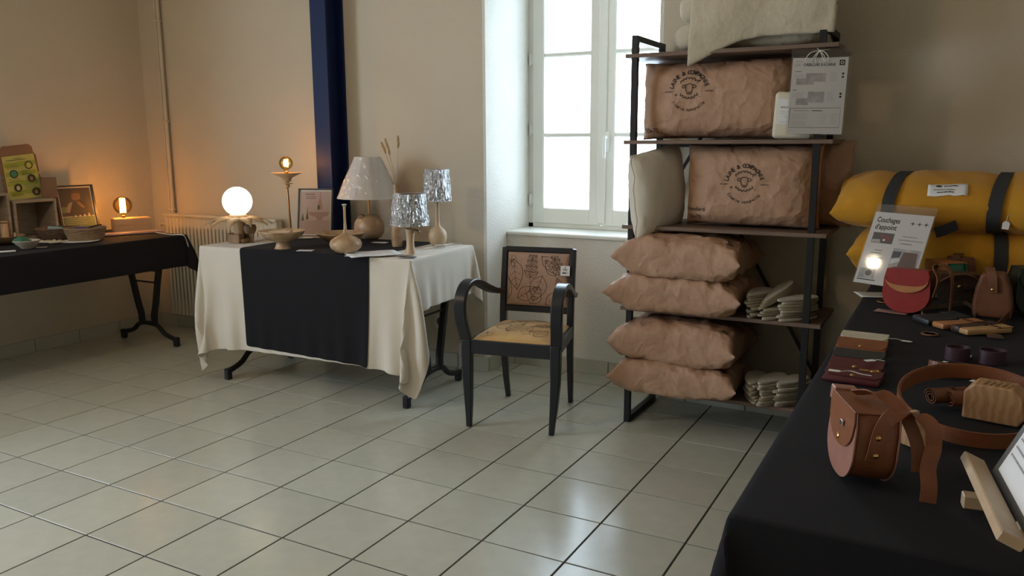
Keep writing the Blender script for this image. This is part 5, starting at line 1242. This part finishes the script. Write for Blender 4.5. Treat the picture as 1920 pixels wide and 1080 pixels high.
wallet('burgundy leather wallet carrying a small white tag and key clasp', 1603, 693, R(-4), .130, .085, .010, BURG, 10, dz=.004)
wallet('burgundy leather wallet, nearest of the wallet row', 1599, 710, R(-4), .130, .085, .010, BURG, 4, dz=.002)
def price_tag(label, px, py, dz, rz, pth):
    r = thing('price_tag', label, 'tag', rp(px, py, ZRT+dz), rz, 'small white price tags'); MB().prism([(-.014, -.008), (.010, -.008), (.016, 0), (.010, .008), (-.014, .008)], 0, .0008).build('tag', PAPER, r); MB().tube(bez(pth, 5), .0009, 5).build('string', STRING, r); return r
price_tag('white price tag on a string right of the tan wallet', 1700, 640, .001, R(-10), [(-.014, 0, .001), (-.03, .006, .002), (-.045, .004, .001), (-.056, .006, .002)])
price_tag('white price tag lying on the charcoal wallet', 1632, 676, .030, R(40), [(.016, 0, .001), (.022, -.008, .002), (.03, -.016, .001)])
price_tag('white price tag with cord lying across the nearest burgundy wallets', 1565, 695, .030, R(-4), [(.016, 0, .001), (.035, .006, .003), (.06, -.004, .002), (.085, -.008, .002)])
r = thing('key_clasp', 'gold key clasp lying on the burgundy wallets', 'clasp', rp(1640, 698, ZRT+.028), R(10)); MB().tube([(.010*math.cos(a), .007*math.sin(a), .002) for a in [k*math.pi/8 for k in range(16)]], .0016, 6, closed=True).build('ring', GOLD, r, 60); MB().tube([(-.012, 0, .002), (-.034, .004, .002)], .003, 6).build('hook', GOLD, r, 60)
# cuffs
def cuff(label, px, py, rz, rad, h_, m, lean=0, arc=330):
    r = thing('leather_cuff', label, 'bracelet', rp(px, py, ZRT+h_/2+rad*math.sin(R(abs(lean)))), rot=(R(lean), 0, rz), group='leather cuffs'); P_ = [(rad*math.cos(R(a)), rad*.85*math.sin(R(a)), 0) for a in range(0, arc, 10)]; MB().ribbon(P_, (0, 0, 1), h_, .003).build('band', m, r, 50); stud(r, Matrix.Translation((rad*.2, -rad*.85, 0))@RX, .004); return r
PLUM = lea('plum_leather', (.050, .022, .034), .5)
cuff('plum leather cuff with embossing, left of the two standing cuffs', 1795, 662, R(200), .030, .036, PLUM); cuff('plum leather cuff, right of the two standing cuffs', 1860, 668, R(200), .032, .036, PLUM); cuff('brown leather cuff lying left of the coiled belt', 1763, 690, R(150), .028, .030, BROWN, 12); cuff('dark leather cuff behind the top of the coiled belt', 1795, 694, R(210), .036, .026, PLUM)
price_tag('white price tag standing between the plum cuffs', 1815, 668, .002, R(80), [(.016, 0, .001), (.03, .006, .004)]); price_tag('white price tag string behind the coiled belt', 1778, 680, .004, R(-20), [(.016, 0, .001), (.03, -.004, .002)])
# coiled belt
be = thing('coiled_belt', 'tan leather belt coiled into a large ring on the black cloth', 'belt', (1.088, -.640, ZRT), rot=(R(9), 0, 0))
P_ = []
for k in range(0, 100):
    a = R(-60+k*8.0); rr_ = .138+.0035*(k/99)*2; P_.append((rr_*math.cos(a), rr_*1.08*math.sin(a), .042+.006*math.sin(a*1.0)+.004*(k/99)))
MB().ribbon(P_, (0, .10, 1), .030, .0032).build('strap', TAN, be, 50); stud(be, Matrix.Translation((.137, .02, .045))@Matrix.Rotation(R(-90), 4, 'Y'), .005)
b = MB(); q = P_[-1]; b.ribbon([P_[-3], P_[-2], P_[-1]], (0, .1, 1), .034, .0075); b.build('keeper', TAN, be, 50)
# wooden block and rolled leather inside the ring
PINE = mat('slotted_pine', (.36, .19, .085), .5, wave=18, col2=(.44, .25, .12))
wk = thing('wooden_stand', 'chamfered pine block inside the coiled belt', 'wood block', rp(1866, 786), R(-12)); b = MB(); b.prism([(-.058, 0), (.046, 0), (.058, .02), (.050, .062), (.032, .078), (-.040, .078), (-.058, .060)], -.032, .032, M=RX); o = b.build('block', PINE, wk); md = o.modifiers.new('bevel', 'BEVEL'); md.width = .004; md.segments = 2
for k in range(5): MB().tube([(-.024+k*.011, -.026, .0785), (-.018+k*.011, 0, .0790), (-.024+k*.011, .022, .0785)], .0010, 5).build('slot', DARKW, wk)
def rollup(label, px, py, rz, L_, m):
    r = thing('rolled_leather', label, 'leather roll', rp(px, py, ZRT+.024), rz, 'rolled leather pieces'); P_ = []
    for k in range(46): a = k*.36; q = .022*(1-k/60); P_.append((0, q*math.cos(a), q*.82*math.sin(a)))
    MB().ribbon(P_, (1, 0, 0), L_, .0022).build('roll', m, r, 50); MB().ribbon([(L_*.1, .0235*math.cos(a), .0235*.84*math.sin(a)) for a in [k*math.pi/12 for k in range(24)]], (1, 0, 0), .006, .001, closed=True).build('tie', DBROWN, r, 50); return r
rollup('rolled brown leather piece, left of two inside the coiled belt', 1778, 742, R(35), .085, BROWN); rollup('rolled rose leather piece against the pine block', 1812, 748, R(28), .075, lea('chestnut_leather', (.19, .072, .045)))
price_tag('tiny white tag string above the rolled leather', 1832, 716, .03, R(-30), [(.016, 0, .001), (.034, -.010, .002), (.05, -.016, .003)])
# wedge stand
ws = thing('wedge_stand', 'small triangular pine wedge behind the front handbag', 'wood block', rp(1724, 838), R(-38)); MB().prism([(-.030, 0), (.036, 0), (-.020, .062), (-.030, .062)], -.016, .016, M=RX).build('wedge', PINE, ws); MB().box((-.025, 0, .063), (.010, .032, .002)).build('top_edge', PALEW, ws)
# front handbag
fb_ = saddle_bag('tan leather saddle bag with a wide strap at the front of the right table', (.905, -1.045, ZRT+.001), R(-68), .185, .158, .085, SHEENL, TAN, .58, trim=TAN, name='front_saddle_bag', tilt=-4)
fb_.scale = (.82, .82, .82)
MB().ribbon(bez([(.060, .055, .165), (.088, .035, .172), (.099, .012, .160), (.1005, .0, .13), (.1005, -.004, .09), (.098, -.006, .068)], 6), (0, 1, 0), .030, .003).build('strap_tab', TAN, fb_, 50)
for z_ in (.118, .080): stud(fb_, Matrix.Translation((.1015, -.003, z_))@Matrix.Rotation(R(90), 4, 'Y'), .0055)
MB().ribbon(bez([(-.03, -.02, .172), (.0, .01, .185), (.02, .04, .178), (.05, .065, .150), (.075, .085, .10), (.085, .090, .05)], 6), (.3, 1, 0), .026, .003).build('strap', TAN, fb_, 50)
MB().ribbon(bez([(.055, .055, .155), (.075, .078, .165), (.095, .098, .150), (.100, .105, .110), (.108, .098, .070), (.122, .100, .035), (.128, .100, .004)], 7), (.25, 1, 0), .030, .003).build('hanging_strap', TAN, fb_, 50)
MB().box((.02, -.052, .118), (.016, .004, .012), bev=.001).build('clasp', mat('chrome', (.7, .7, .72), .12, metal=1), fb_)
MB().box((-.095, -.02, .150), (.03, .05, .032), bev=.002).build('paper_stuffing', SHEENL, fb_)
# framed card on a small easel at the right border
_q = at(1846, 872, z=ZRT+.055)
es = thing('small_easel', 'little pale wooden easel holding a clear framed card at the right border', 'easel', (_q.x+.010, _q.y-.097, ZRT), R(-82))
EM = Matrix.Translation((0, 0, .055))@Matrix.Rotation(R(-24), 4, 'X')
MB().box((.05, -.016, 0), (.30, .034, .016), bev=.002, M=EM).build('ledge', PALEW, es); MB().box((-.035, -.010, .016), (.024, .050, .022), bev=.002).build('foot', PALEW, es); MB().box((.10, .028, .055), (.022, .022, .16), bev=.002, M=EM).build('back_leg', PALEW, es)
MB().box((.05, .010, .105), (.235, .006, .20), M=EM).build('clear_plate', mat('frosted_plate', (.10, .11, .12), .2), es); cdp = MB().box((.06, .005, .105), (.20, .002, .17), M=EM).build('card', PAPER, es)
ik = Ink()
for j in range(9): fine(ik, -.03, .14, .165-j*.014, 1, .01, .0028, 0, random.Random(j))
ik.build('card_print', [GREYTXT], lambda a, c: EM@Vector((a, .0035, c)), cdp)
